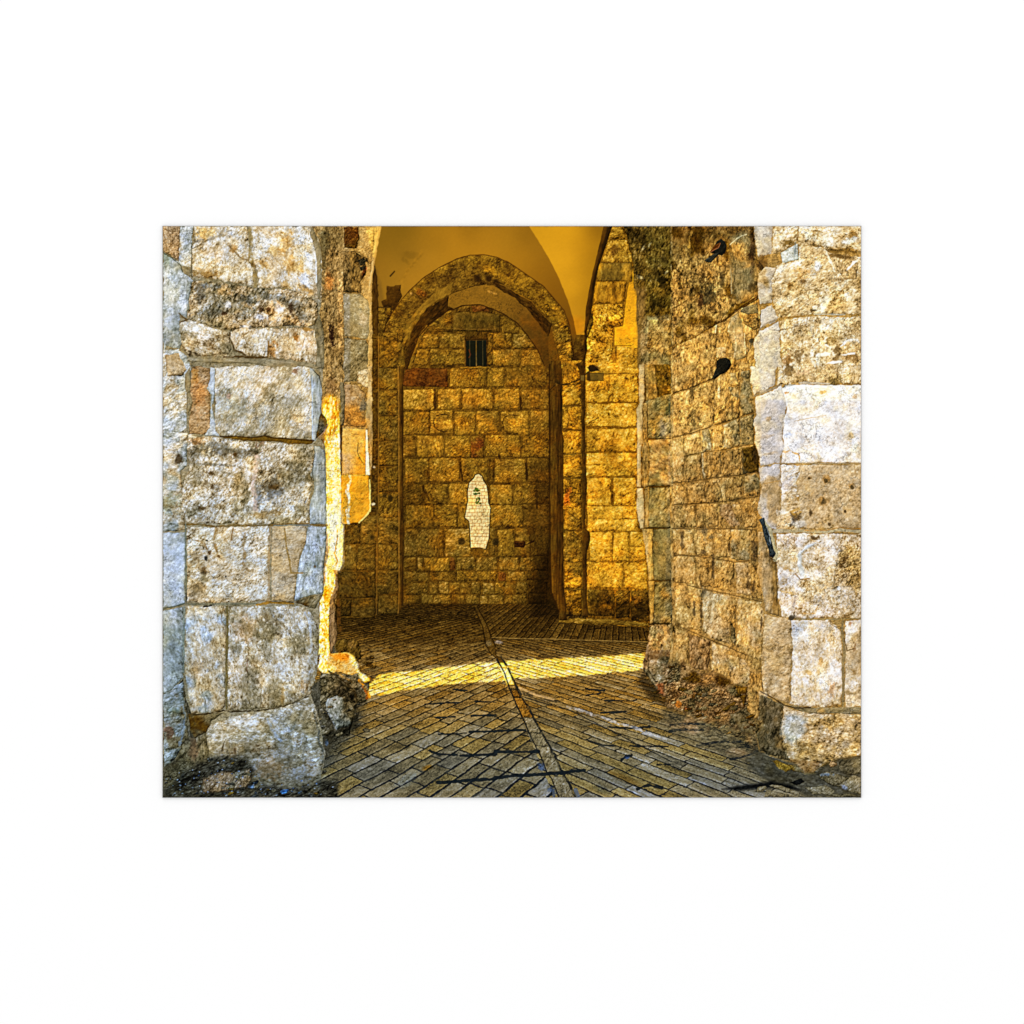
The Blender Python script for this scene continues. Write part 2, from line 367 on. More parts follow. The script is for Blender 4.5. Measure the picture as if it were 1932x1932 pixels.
for x, y, a, b in ((275,350,285,470),(340,1070,350,1250),(440,1350,460,1560),(60,1030,40,980)):
    L('C2', [(x,y),(a,b)], 4.5, (34,18,5), .85, 1.5)
# barred window
S('B1', 'brown', .25, [(1590,1240),(1870,1240),(1900,1290),(1860,1592),(1590,1592)], sc=.6, amp=.4)
F('S', [(932,681),(972,680),(973,731),(932,732)], [(950,690,(14,20,18),'S'),(950,725,(10,14,12),'S')], wob=.4, rough=.1)
for x in (939, 952, 965):
    L('S', [(x,680),(x+.5,732)], 1.5, (58,54,34) if x != 952 else (110,90,48), .9, .2, vary=.1)
L('S', [(938,700),(941,708),(938,715)], 1.6, (96,38,16), .8)
L('S', [(905,657),(932,658),(990,658)], 1.2, (150,108,40), .6, .4)
R('S', 'dkgold', .4, 975, 668, 986, 730, j=1, sc=.6)
R('S', 'dkgold', .6, 918, 733, 982, 738, j=.5, sc=.6)
L('S', [(929,678),(930,733)], 2.4, (112,78,26), .8, .4)
L('S', [(930,679),(975,678)], 2.2, (30,18,6), .9, .3)
# pale glimpse of a sunlit wall through the ragged gap, with two tufts of green
NI = [(1705,1195),(1740,1185),(1775,1210),(1790,1260),(1825,1310),(1840,1400),(1845,1500),(1870,1560),'B3',(1865,0),(1855,200),(1850,310),(1815,425),(1750,410),(1655,415),(1645,200),(1635,120),(1590,80),(1605,0),'B2',(1610,1540),(1625,1480),(1620,1380),(1640,1280),(1690,1230)]
L('B2', NI + ['B2', NI[0]], 4, (44,24,6), .8, .8)
_bg = IMG.copy()
S('B2', 'cream', .84, NI, amp=.3, bev=0, rg=.0, wob=.3)
M('B2', NI, (1.03,.98,.84), 1, 1, 0)
for i, y in enumerate(range(955, 1096, 7)):
    L('S', [(930,y+_rng.uniform(-1,1)),(950,y+_rng.uniform(-1.5,1.5)),(981,y+_rng.uniform(-1,1))], 1.3, (196,146,84), .85, .8)
    for x in range(934 + (i % 2)*5, 980, 10):
        xx = x + _rng.uniform(-2, 2)
        L('S', [(xx,y),(xx+_rng.uniform(-1,1),y+7)], 1.3, (196,146,84), .8, .4)
for x, y, n in ((1718,1375,30),(1735,1475,20)):
    for i in range(n):
        B('B2', x+_rng.uniform(-34,34), y+_rng.uniform(-38,38), 2.2, 1.4, (60+_rng.uniform(-30,40),92+_rng.uniform(-30,20),20), 1, _rng.uniform(0,180), ns=.3)
# trim what ran over the gap's edge
_Y, _X = np.mgrid[0:H, 0:W].astype(np.float32)
_p = pts_of('B2', NI); _w = (slice(int(_p[:,1].min())-12, int(_p[:,1].max())+12), slice(int(_p[:,0].min())-14, int(_p[:,0].max())+14))
_a = np.clip(sdist(_p, _X[_w], _Y[_w]) + .5, 0, 1)[..., None]
IMG[_w] = IMG[_w] * _a + _bg[_w] * (1 - _a)

# ---- the paved floor, laid out on its own ground plane (horizon at y = 1050 of the sheet)
def noise_rows(k, n=400, lo=.85, hi=1.15):
    return np.cumsum(np.random.RandomState(k).uniform(lo, hi, n))
def pave(mask_poly, ang, pitch, ln, seed, cross=True):
    p = pts_of('S', mask_poly)
    x0, x1, y0, y1, X, Y = window(p, 3)
    al = np.clip(sdist(p, X + (fbm(X/6, Y/6, seed, 2)-.5)*2, Y) + .5, 0, 1)
    sx = X + OX; sy = Y + OY
    D = np.maximum(sy - 1050, 60)
    u = (sx - 870) / D; v = 1050 / D
    u = u + (fbm(u*9, v*9, seed+1, 3) - .5) * .017; v = v + (fbm(u*9, v*9, seed+2, 3) - .5) * .017
    c, s_ = math.cos(math.radians(ang)), math.sin(math.radians(ang))
    a = u*c + v*s_; w = -u*s_ + v*c
    rows = noise_rows(seed) * pitch - 60 * pitch * 1.0
    wi = w + 40*pitch*0
    i = np.searchsorted(rows, wi.ravel()).reshape(w.shape)
    i = np.clip(i, 1, len(rows)-1)
    lo = rows[i-1]; hi = rows[i]
    gy, gx = np.gradient(w); gw_ = np.sqrt(gx*gx + gy*gy) + 1e-6
    gy, gx = np.gradient(a); ga_ = np.sqrt(gx*gx + gy*gy) + 1e-6
    dl = (wi - lo) / gw_; dh_ = (hi - wi) / gw_
    r1 = _T[i % 251, (seed*3) % 251]; r2 = _T[i % 241, (seed*5+9) % 251]
    Lc = ln * (.75 + .5*r1)
    q = a / Lc + r2*7
    q = q + .22*np.sin(np.floor(q)*2.1 + i)*0
    j = np.floor(q); fq = q - j
    jj = (j.astype(np.int32) + 77) & 255
    cut = (_T[i % 239, jj] - .5) * .0
    da = np.minimum(fq, 1-fq) * Lc / ga_ if cross else np.full(w.shape, 99.)
    jw = np.clip(.0055 / gw_, .5, 2.5) * (.7 + .6*fbm(X/9, Y/7, seed+40, 2))
    de = np.minimum(np.minimum(dl, dh_) - jw, da - jw*.75) + (fbm(X/3.4, Y/2.6, seed+51, 2) - .5)*1.9
    rr = _T[(i*7) % 256, jj]; rs = _T[(i*13+5) % 256, (jj*3+1) & 255]
    # tone over the length of the passage
    base = np.interp(sy, [1208,1225,1250,1290,1330,1400,1480,1595], [.27,.32,.39,.45,.48,.50,.51,.54])
    f1 = fbm(a*34, w*90, seed+11, 3, .6) - .5
    f2 = fbm(X/2.2, Y/1.6, seed+12, 2, .7) - .5
    f3 = fbm(a*9, w*12, seed+13, 3) - .5
    t = base + (rr-.5)*.22 + f1*.42 + f2*.34 + f3*.3
    # pits, only on some stones
    pit = np.clip((fbm(a*120, w*170, seed+15, 3, .6) - .69 + .09*(rs-.5)) * 18, 0, 1) * np.clip((rs-.25)*4, 0, 1)
    t = t - .42 * pit * np.interp(sy, [1250,1400], [.3,1])
    hl = np.exp(-((np.minimum(dl, 30) - jw - 1.2)/1.0)**2)
    t = t + .13*hl
    nearw = np.clip((sy-1400)/110, 0, 1)[..., None]; midw = np.clip((sy-1270)/60, 0, 1)[..., None]
    near = look('fnear', t); mid = look('fmid', t); far = look('ffar', t)
    orange = np.clip((rs-.60)*5, 0, 1)[..., None]; cold = np.clip((.30-rs)*5, 0, 1)[..., None]
    col = far*(1-midw) + (mid*(1-nearw) + near*nearw)*midw
    col = col * (1 + orange*np.interp(sy,[1250,1340],[.25,1])[..., None]*np.array([.06,.0,-.22]) + cold*midw*np.array([-.04,.01,.16]))
    lit = look('flit', np.clip(t*1.15+.10, 0, 1)) * (1 + cold*np.array([0,.02,.12]))
    pl = pts_of('B4', LITP)
    ml = sdist(pl, X + (fbm(X/5, Y/5, 3, 2)-.5)*3, Y + (fbm(X/9, Y/9, 9, 3)-.5)*6)
    ml = np.clip(ml/3.2 + .5, 0, 1)[..., None]
    col = col*(1-ml) + lit*ml
    jcol = np.stack([np.interp(sy, [1210,1300,1420,1590], k_) for k_ in ((22,34,30,24),(12,20,26,30),(4,8,18,32))], -1)/255.
    jcol = jcol*(1-ml) + ml*np.array([120,84,24])/255.
    jcol = jcol * (1 + (fbm(X/4, Y/4, seed+20, 2)-.5)[..., None]*.9)
    wear = np.clip(1.15 - np.clip((fbm(X/22, Y/14, seed+31, 3)-.56)*5, 0, .45), 0, 1)
    m = np.clip(de/1.0 + .5, 0, 1)
    m = (1 - (1-m)*wear)[..., None]
    col = jcol*(1-m) + col*m
    al = al[..., None]
    IMG[y0:y1, x0:x1] = IMG[y0:y1, x0:x1]*(1-al) + col*al
LITP = [(470,470),(540,330),(620,240),(800,205),(1050,185),(1200,160),(1500,130),(1750,95),(1932,88),'C4',(60,85),(100,78),(400,60),(700,45),(1000,30),(1300,14),(1700,-20),(1700,165),(1500,185),(1200,215),(900,240),(600,255),(220,275),(100,290),(0,305),'B4',(1800,305),(1500,330),(1300,345),(1000,390),(800,425),(640,455)]
pave([(640,1208),(940,1208),(975,1279),(1130,1600),(560,1600)], 53, .071, .17, 31)
pave([(930,1208),(1345,1208),(1345,1287),(984,1278)], 70.5, .056, .9, 47)
pave([(978,1277),(1345,1285),(1730,1600),(1110,1600)], -52, .068, .20, 63)
CH = [('B3',1700,1050),('B3',1760,1180),('B3',1850,1400),('C4',30,20),('C4',110,200),('C4',180,350),('C4',300,600),('C4',380,750),('C4',470,950),('C4',600,1150),('C4',680,1300),('C4',760,1570)]
S('B3', 'ffar', .52, [(1685,1048),(1725,1048),(1880,1390),(1925,1500),(1932,1592),'C4',(70,40),(150,200),(225,350),(200,360),(140,360),(80,200),(30,60),'B3',(1880,1592),(1820,1480),(1790,1330)], amp=.4, sc=.5, bev=1.5, jd=.3, rg=0)
for k_, (y0, y1, a0, a1, b0, b1) in enumerate(((100,150,20,115,40,130),(155,340,50,140,130,220),(345,385,130,222,145,238),(390,480,160,245,205,290),(485,595,208,305,250,365),(600,695,258,370,300,420),(700,865,308,432,380,505),(872,1010,388,515,445,585),(1018,1135,460,598,515,645),(1142,1300,520,660,575,725),(1345,1580,608,770,690,880))):
    rmp = 'fmid' if k_ < 6 else 'fnear'
    if k_ in (0, 1): rmp = 'flit'
    S('C4', rmp, (.8,.82,.55,.42,.48,.5,.6,.58,.58,.56,.56)[k_], [(a0,y0),(a1,y0-3),(b1,y1),(b0,y1+3)], amp=.55, sc=.55, bev=2, jd=.45, wob=1, rg=.12, st=(1,1.5,20))
    if k_ in (3,4,5): M('C4', [(a0,y0),(a1,y0),(b1,y1),(b0,y1)], (1.12,.98,.6), 1, 3)
L('C4', [(20,60),(100,200),(160,380),(250,590),(330,760),(400,930),(500,1120),(570,1300),(620,1370),(700,1570)], 3, (22,24,22), .9, .8)
L('C4', [(60,20),(140,150),(200,290),(290,470),(370,600),(440,730),(510,860),(590,1000),(660,1110),(730,1290),(800,1400),(880,1560)], 4.5, (24,26,24), .9, 1.2)
B('C4', 345, 555, 4, 3, (14,16,16), 1); B('C4', 60, 115, 7, 4, (1.3,1.3,1.3), .7, 0, 'mul')
L('B3', [(1690,1060),(1790,1300),(1800,1380),(1820,1480),(1880,1592)], 2, (30,16,4), .8, .5); L('B3', [(1725,1060),(1830,1260),(1880,1390),(1932,1500)], 2, (30,16,4), .8, .5)
L('C3', [(-40,1400),(270,1412),(600,1416),(1000,1430),(1700,1450)], 1.8, (160,124,58), .75, .6); L('C3', [(-40,1408),(270,1420),(600,1424),(1000,1438),(1700,1458)], 1.4, (40,24,6), .8, .6)
B('C3', 40, 1450, 9, 3.5, (170,150,130), .85, 12); B('B3', 1850, 1460, 8, 6, (134,112,70), .7)
# dark expansion joints across the paving
for q, w_ in ((((1540,1118),(1932,1100),'C4',(0,1070),(200,1076),(480,1070)),5),(((1290,1412),(1700,1385),(1932,1370),'C4',(0,1362),(180,1340),(500,1322),(770,1300),(980,1275)),6),(((1640,855),(1932,850),'C4',(0,845),(330,835)),3.4),(((1470,390),(1610,400)),3),(((1150,550),(1400,535),(1560,530)),2.4),(((1270,700),(1480,690)),3),(((1660,680),(1932,668)),3.4),(((1200,1060),(1300,1100),(1500,1105)),4),(((1300,880),(1600,870)),2.4),(((1700,520),(1932,528)),2.4)):
    L('B4', list(q), w_*1.15, (22,28,28), .92, 1.0, vary=.6)
for q, w_ in ((((1480,1010),(1900,1016)),4),(((1160,645),(1300,640),(1440,632)),4),(((1200,510),(1500,515),(1560,500)),3.5),(((1000,385),(1200,400)),3.5),(((1250,800),(1500,815),(1700,800)),4),(((1000,455),(1150,430)),3),(((1320,705),(1480,715)),2.6),(((1780,1215),(1932,1215)),4),(((1000,940),(1200,1000),(1380,1020)),3),(((1390,1160),(1440,1120),(1500,1110)),6),(((1560,1480),(1680,1440),(1830,1470)),6)):
    L('C4', list(q), w_, (22,26,26), .9, 1.0, vary=.7)
L('C4', [(290,425),(430,460),(600,510),(700,520)], 6, (52,44,30), .8, 1.5, 3); L('C4', [(270,370),(450,450),(640,500)], 4, (230,186,120), .7, 1, 1.2)
L('C4', [(790,580),(950,620),(1080,670),(1200,700),(1330,760),(1500,800),(1700,880),(1880,940)], 5.5, (204,194,184), .75, 2.4, 1.5)
L('C4', [(330,480),(850,630),(1190,800),(1640,1030),(1932,1180)], 2.4, (28,28,26), .8, 1)
B('C4', 1400, 1360, 42, 8, (.86,.78,.62), .9, 24, 'mul', ns=.2); B('B4', 1180, 1250, 11, 6, (1.1,.85,.35), .9, -18, 'mul', ns=.3); B('C4', 1180, 1490, 18, 9, (.62,.66,.7), .8, 20, 'mul', ns=.4)
B('B4', 950, 1390, 26, 12, (.92,1.0,1.15), .8, -35, 'mul', ns=.4)
L('C4', [(880,1490),(910,1560)], 8, (92,98,104), .8, 1); B('C4', 500, 1240, 9, 7, (70,84,104), .8, 30, ns=.9); B('C4', 630, 1510, 10, 7, (60,76,98), .8, 60, ns=.9); B('C4', 1440, 1135, 6, 4, (44,60,84), .9)
M('S', [(640,1208),(960,1208),(955,1240),(640,1262)], (.80,.80,.80), 1, 26, 5)
M('S', [(1060,1205),(1130,1205),(1130,1235),(1060,1232)], (.55,.5,.45), 1, 14, 4)


# ---- right-hand gold wall
S('C1', 'gold', .25, [(1285,20),(1060,960),(1000,1250),(985,1592),'C3',(985,0),(1000,1250),(1700,1290),'C1',(1600,1592),(1520,460),(1420,20)], bev=0, amp=.4)
def gw(tile, base, x0, y0, x1, y1, **k):
    k.setdefault('amp', .62); k.setdefault('rg', .24); k.setdefault('sc', .85); k.setdefault('bev', 3); k.setdefault('jd', .28)
    R(tile, k.pop('r', 'gold'), base + .03, x0, y0, x1, y1, j=6, wob=2, **k)
S('C1', 'gold', .42, [(1285,40),(1400,40),(1430,180),(1245,180)], amp=.7, sc=.8, mix=('dkgold', .4, .15))
S('C1', 'gold', .52, [(1240,188),(1440,185),(1500,330),(1510,430),(1165,430),(1200,300)], amp=.7, sc=.8, rg=.3)
B('C1', 1310, 300, 12, 10, (.5,.42,.35), .8, 0, 'mul', ns=1); B('C1', 1310, 460, 8, 6, (.45,.35,.3), .8, 0, 'mul', ns=1)
S('C1', 'dkgold', .62, [(1150,440),(1500,430),(1515,630),(1110,635),(1130,520)], amp=.5, rg=.1, mix=('gold', .2, -.1), st=(1,2,0))
S('C1', 'gold', .40, [(1105,645),(1450,640),(1410,880),(1075,885)], amp=.55, rg=.12, st=(1,2.2,0))
S('C1', 'gold', .46, [(1070,890),(1415,885),(1410,1120),(1300,1135),(1290,1340),(1010,1300),(1060,1000)], amp=.85, rg=.35, sc=.7)
B('C1', 1180, 1050, 22, 8, (1.4,1.4,1.5), .7, 0, 'mul', ns=1.2); B('C1', 1340, 1010, 16, 9, (1.35,1.35,1.45), .7, 0, 'mul', ns=1.2); B('C1', 1230, 1060, 4, 6, (.5,.4,.3), .8, 0, 'mul')
S('C1', 'gold', .52, [(1005,1260),(1290,1345),(1280,1592),(990,1592)], amp=.8, rg=.4, sc=.75)
S('C1', 'gold', .52, [(1335,1350),(1565,1380),(1580,1592),(1330,1592)], amp=.6, rg=.2, sc=.75)
L('C1', [(1330,1350),(1325,1500)], 3, (96,58,10), .8)
gw('C2', .58, 1000, -40, 1580, 80); gw('C2', .52, 1190, 90, 1570, 395, sc=.75); gw('C2', .54, 1000, 160, 1240, 395)
gw('C2', .58, 1000, 405, 1560, 665, rg=.3, amp=.7); gw('C2', .57, 1005, 685, 1560, 935, rg=.22); gw('C2', .6, 1005, 950, 1555, 1205, rg=.2)
gw('C2', .6, 1010, 1225, 1275, 1525, rg=.2); gw('C2', .57, 1300, 1225, 1550, 1525)
gw('C2', .62, 1010, 1535, 1560, 1680)
gw('C3', .64, 1020, 100, 1560, 230); gw('C3', .58, 1040, 242, 1285, 560); gw('C3', .6, 1300, 242, 1470, 560, sc=.7); gw('C3', .58, 1480, 242, 1650, 395); gw('C3', .55, 1480, 402, 1655, 560)
gw('C3', .54, 1015, 575, 1400, 850); gw('C3', .54, 1420, 575, 1665, 865)
gw('C3', .36, 1020, 875, 1310, 1160, r='dkgold', mix=('gold', .2, 0)); gw('C3', .36, 1325, 880, 1480, 1180, r='dkgold', sc=.6); gw('C3', .34, 1495, 885, 1690, 1220, r='dkgold', sc=.7, mix=('gold', -.2, 0))
for q in (((1030,400),(1140,410),(1300,395),(1560,400)),((1020,680),(1090,660),(1300,665),(1390,670)),((1010,850),(1100,820),(1150,800)),((1000,640),(1080,600),(1130,560)),((1240,390),(1260,330),(1290,310)),((1250,130),(1250,260)),((1000,1080),(1080,1085),(1150,1080)),((1000,945),(1130,945)),((1420,945),(1550,945)),((1310,1380),(1300,1500),(1270,1515))):
    L('C2', list(q), 3, (112,68,8), .85, 2)
B('C2', 1270, 920, 22, 32, (.82,.74,.5), .75, 15, 'mul', ns=.5); B('C2', 1350, 1080, 14, 10, (.85,.78,.55), .7, 15, 'mul', ns=.5); B('C2', 1520, 980, 10, 9, (.8,.72,.5), .7, 0, 'mul', ns=.5)
B('C2', 1440, 135, 4, 3, (60,34,8), .9); B('C2', 1280, 1440, 4, 11, (.6,.5,.4), .8, 5, 'mul')
M('C3', [(1000,1000),(1700,1000),(1700,1260),(1000,1260)], (.74,.7,.62), 1, 22, 5)
B('C3', 1400, 1090, 20, 14, (.55,.52,.45), .8, 0, 'mul', ns=1.1); B('C3', 1580, 1130, 18, 14, (.5,.46,.4), .8, 0, 'mul', ns=1.1); B('C3', 1140, 1020, 22, 14, (.66,.62,.5), .8, 0, 'mul', ns=1.1); B('C3', 1560, 980, 12, 10, (1.5,1.3,1.2), .6, 0, 'mul', ns=1.1)
M('C1', [(1285,30),(1450,30),(1520,460),(1550,700),(1420,700),(1060,960),(1000,1250),(1060,900)], (.9,.9,.9), 1, 12)
# smooth bright patch
F('C1', [(1470,650),(1512,640),(1505,500),(1520,560),(1530,720),(1552,740),(1558,800),(1550,880),(1556,1100),(1570,1200),(1565,1375),(1310,1345),(1312,1140),(1400,1130),(1420,960),(1445,800)],
  [(1490,680,(206,146,26)),(1480,800,(226,162,28)),(1480,950,(238,170,28)),(1480,1100,(246,178,30)),(1450,1300,(246,178,34)),(1350,1250,(238,170,34)),(1400,1160,(240,172,30))], rough=.015, wob=.5)
L('C1', [(1310,1140),(1400,1128),(1418,980),(1430,850)], 2, (120,78,12), .8, .8); L('C1', [(1308,1345),(1400,1340),(1500,1345)], 1.6, (150,100,16), .8, .5); L('C1', [(1305,1150),(1300,1350)], 3, (140,94,20), .7, .5)
# ledge at the wall's foot
S('C3', 'dkgold', .62, [(700,1190),(800,1185),(1200,1195),(1500,1220),(1690,1245),(1690,1275),(1400,1265),(1000,1255),(700,1235)], amp=.7, sc=.6, bev=2, rg=.2, st=(3,1,2))
# springing, shadowed strip and pilaster
S('C1', 'brown', .36, [(892,1225),(985,1225),(1005,1100),(1010,1300),(990,1592),(892,1592),(860,1350)], amp=.45, bev=1)
S('C1', 'brown', .14, [(1195,20),(1290,20),(1205,280),(1135,480),(1085,750),(1060,960),(1010,1180),(998,1400),(970,1592),(955,1592),(975,1250),(1000,900),(1066,560),(1135,280)], amp=.25, bev=3, jd=.1, rg=0, st=(1,4,12), wob=.8)
S('C1', 'olive', .3, [(1040,985),(1080,1000),(1070,1120),(1020,1250),(1005,1250)], amp=.6, sc=.6)
PF = 'C2'
S(PF, 'dkgold', .5, [(735,-60),(880,-60),(960,30),(960,1592),'C3',(960,0),(965,1160),(770,1170),(755,900),(750,0)], amp=.4, bev=0)
for y0, y1, b in ((-60,200,.52),(205,430,.5),(445,690,.56),(705,960,.58),(975,1225,.54),(1240,1400,.48),(1400,1592,.46)):
    R(PF, 'gold', b-.1, 742, y0, 948, y1, j=5, sc=.7, amp=.62, rg=.26, bev=3, mix=('dkgold', -.6, .1))
for y0, y1, b in ((-20,225,.5),(235,570,.46),(580,860,.42),(875,1165,.3)):
    R('C3', 'dkgold', b+.08, 760, y0, 952, y1, j=6, sc=.75, amp=.6, rg=.22, bev=3, mix=('gold', .2, -.12))
B('C2', 790, 1440, 8, 20, (200,84,22), .55, 10, ns=1); B('C3', 830, 820, 15, 8, (1.35,1.35,1.4), .8, 0, 'mul'); B('C2', 845, 905, 2.5, 3, (50,28,6), .9)
L('C2', [(780,435),(860,430),(950,440)], 2, (88,52,8), .9); L('C2', [(760,720),(830,690),(950,705)], 2.4, (84,50,8), .9); L('C2', [(790,460),(820,560),(790,680)], 3, (96,58,8), .7); L('C3', [(760,210),(820,228),(950,228)], 2.2, (84,50,8), .9); L('C3', [(740,860),(850,876),(960,872)], 1.6, (40,26,6), .9)
S('C2', 'brown', .30, [(893,-30),(925,60),(940,200),(955,400),(955,1592),'C3',(955,0),(960,1170),(1020,1170),(1005,900),(1010,450),(1045,330),(1040,240),(990,200),(985,0),'C2',(990,1592),(1010,1300),(985,900),(990,100),(975,-60)], amp=.3, bev=3, jd=.1, rg=.06, st=(1,4,0), wob=1.4)
M('C2', [(925,0),(965,0),(965,1592),(925,1592)], (.8,.78,.7), .8, 10)
S('C2', 'brown', .33, [(590,-60),(728,-60),(738,400),(730,700),(752,800),(750,1592),'C3',(748,0),(752,800),(775,1010),(790,1210),(700,1210),(700,1110),(640,1010),(612,800),(604,300),(596,0),'C2',(598,900),(588,300)], amp=.4, bev=4, jd=.2, rg=.02, st=(.7,6,0), wob=1)
L('C1', [(700,1592),(640,1592)], 1, (60,36,8), .1)
L('C2', [(600,-20),(598,400),(600,1592),'C3',(604,500),(615,900),(700,1120)], 3, (34,18,4), .8, .6, 1.5)
# lamp box and its cable
L('C2', [(600,265),(650,215),(690,175),(720,205),(790,200),(930,145),(1040,50),(1060,0)], 2, (38,26,10), .95, .6)
L('C2', [(720,195),(800,190),(930,140)], 1.4, (50,34,12), .8, .8)
B('C2', 690, 180, 7, 5, (42,30,12), 1, 20); B('C2', 672, 200, 2.5, 2.5, (120,92,40), .8); F('C2', [(940,100),(975,100),(978,158),(940,155)], [(950,120,(132,112,58)),(970,150,(70,52,20))], rough=.15)
F('C2', [(1045,75),(1190,75),(1190,155),(1045,155)], [(1070,120,(96,80,30)),(1110,120,(100,82,30)),(1140,100,(190,140,50)),(1170,120,(70,50,16))], wob=.2, rough=.08)
F('C2', [(1010,60),(1045,60),(1045,160),(1010,155)], [(1030,110,(52,34,12))], rough=.2); L('C2', [(1045,158),(1190,158)], 1.6, (50,32,8), .9, .2); L('C2', [(1045,76),(1190,76)], 1.4, (54,36,8), .9, .2)
S('C1', 'black', .25, [(1010,1592),(1040,1560),(1080,1555),(1120,1592),'C2',(1150,50),(1080,60),(1040,60),(1020,20),(1010,0)], amp=.5, sc=.5, wob=1)
B('C2', 1090, 20, 13, 6, (46,28,12), .9, 10)

# ---- left inner wall and pilaster
S('B2', 'brown', .46, [(560,-20),(640,-20),(640,1592),'B3',(610,1180),(225,1180),(160,500),'B2',(560,1500)], bev=0, amp=.4)
for y0, y1 in ((-900,-700),(-700,-300),(-300,-80),(-80,250),(270,800),(820,1090),(1100,1592)):
    R('B2', 'brown', .40, 573, y0, 636, y1, j=3, sc=.8, amp=.5, mix=('olive', -.6, 0), bev=2)
for y0, y1, b in ((-370,-20,.5),(-15,255,.52),(265,530,.5),(548,820,.48),(828,1095,.46),(1110,1380,.46),(1390,1660,.5)):
    R('B2', 'dkgold', b-.02, 645, y0, 858, y1, j=4, sc=.75, amp=.65, rg=.2, mix=('olive', .0, 0), bev=2.5)
for y0, y1, b in ((80,370,.5),(380,655,.46),(665,925,.42),(940,1145,.4)):
    R('B3', 'olive', b, 635, y0, 858, y1, j=4, sc=.75, amp=.6, rg=.18, bev=2.5, mix=('dkgold', -.4, 0))
for x0, y0, x1, y1, b in ((250,150,440,370,.42),(445,60,625,370,.5),(240,380,400,660,.5),(405,375,605,665,.42),(205,680,605,965,.38),(225,980,340,1165,.3),(350,985,608,1178,.46)):
    R('B3', 'olive', b, x0, y0, x1, y1, j=6, sc=.8, amp=.55, rg=.12, bev=2.5, mix=('dkgold', -.5, 0))
R('B2', 'olive', .4, 560, 1380, 630, 1592, j=2)
B('B3', 690, 40, 11, 16, (1.25,1.25,1.4), .7, 0, 'mul'); B('B3', 490, 220, 9, 12, (1.5,1.45,1.6), .7, 0, 'mul'); B('B3', 570, 300, 5, 7, (40,30,10), .8); B('B2', 770, 1450, 6, 8, (34,24,8), .9); B('B2', 700, 1420, 6, 7, (34,24,8), .8)
B('B2', 590, 1108, 3, 2.4, (215,200,185), .9); B('B2', 580, 1515, 4.5, 3, (225,220,215), .9)
L('B1', [(600,470),(625,650),(640,1250),(640,1592),'B2',(640,0),(638,1592),'B3',(625,0),(618,1150)], 2.4, (132,96,34), .7, .4, 1.4)
S('B1', 'brown', .34, [(590,460),(600,470),(628,620),(640,1000),(640,1240),(572,1200),(570,620)], amp=.4, st=(1,4,0), bev=2)
S('B1', 'dkgold', .5, [(640,920),(780,925),(790,980),(720,1110),(700,1200),(690,1250),(645,1240)], sc=.7, amp=.7)
S('B1', 'dkgold', .48, [(690,1262),(905,1310),(890,1592),(648,1592),(650,1280)], sc=.8, amp=.55)
L('B1', [(700,1245),(800,1250),(905,1300)], 2.2, (34,20,5), .8)
L('B1', [(640,920),(780,925)], 2, (40,24,6), .8); L('B1', [(700,1250),(695,1340),(650,1330)], 1.4, (60,36,8), .8)
S('B1', 'dkgold', .58, [(880,1380),(915,1310),(935,1592),'B2',(905,200),(880,200),(830,0),(850,100)], amp=.4, st=(1,3,0), bev=1)
S('B2', 'brown', .40, [(862,0),(930,0),(908,200),(905,900),(915,1592),'B3',(905,0),(908,700),(905,1030),(880,1110),(850,1145),(862,900),(862,0),'B2',(862,1592),(860,600)], amp=.35, bev=3, jd=.1, rg=.02, st=(.7,6,0), wob=.8)
L('B2', [(855,0),(862,600),(862,1592),'B3',(862,0),(868,880),(855,1130)], 2.6, (150,108,40), .7, .5, 1.4)
L('B2', [(905,200),(908,1592),'B3',(910,0),(908,1030)], 2.4, (40,24,6), .8, .5)
L('B2', [(645,540),(850,545)], 2.2, (36,22,5), .85)
M('B3', [(160,700),(640,700),(910,700),(910,1190),(160,1190)], (.84,.84,.84), 1, 30)

# ---- rubble and foot stones, left
def rubble(n, poly, rm, b0, sz, seed, k=.9):
    """loose stones scattered over a patch of the picture"""
    r = np.random.RandomState(seed); p = pts_of('S', poly)
    x0, y0 = p.min(0); x1, y1 = p.max(0)
    for _ in range(n):
        x = r.uniform(x0, x1); y = r.uniform(y0, y1)
        if sdist(p, np.array([[x]], np.float32), np.array([[y]], np.float32))[0, 0] < 0: continue
        s_ = sz * r.uniform(.5, 1.3); q = []
        a0 = r.uniform(-.5, .1)
        for i in range(7):
            a = i/7*6.283; rr = r.uniform(.7, 1.15)
            dx, dy = math.cos(a)*s_*1.9*rr, math.sin(a)*s_*.8*rr
            q.append((x + dx*math.cos(a0) - dy*math.sin(a0) + OX, y + dx*math.sin(a0) + dy*math.cos(a0) + OY))
        S('S', rm[r.randint(len(rm))], b0 + r.uniform(-.15, .15), q, amp=.6, sc=.35, bev=1.5, jd=.4, wob=1, rg=0)
S('S', 'dkgrey', .42, [(560,1600),(650,1440),(690,1400),(730,1400),(700,1470),(650,1530),(600,1600)], amp=.6, sc=.5, bev=0, soft=16, wob=8)
M('S', [(640,1390),(760,1380),(730,1450),(690,1520),(600,1600),(560,1600),(600,1450)], (.84,.86,.88), 1, 60, 14)
rubble(70, [(650,1440),(720,1420),(740,1460),(660,1540),(600,1596),(570,1596)], ('fnear','grey','dkgrey'), .4, 4.5, 5)
B('B3', 1000, 1480, 1, 1, (90,60,20), .1)
rubble(40, [(660,1300),(770,1318),(730,1345),(700,1320)], ('ffar','brown'), .4, 4, 9)
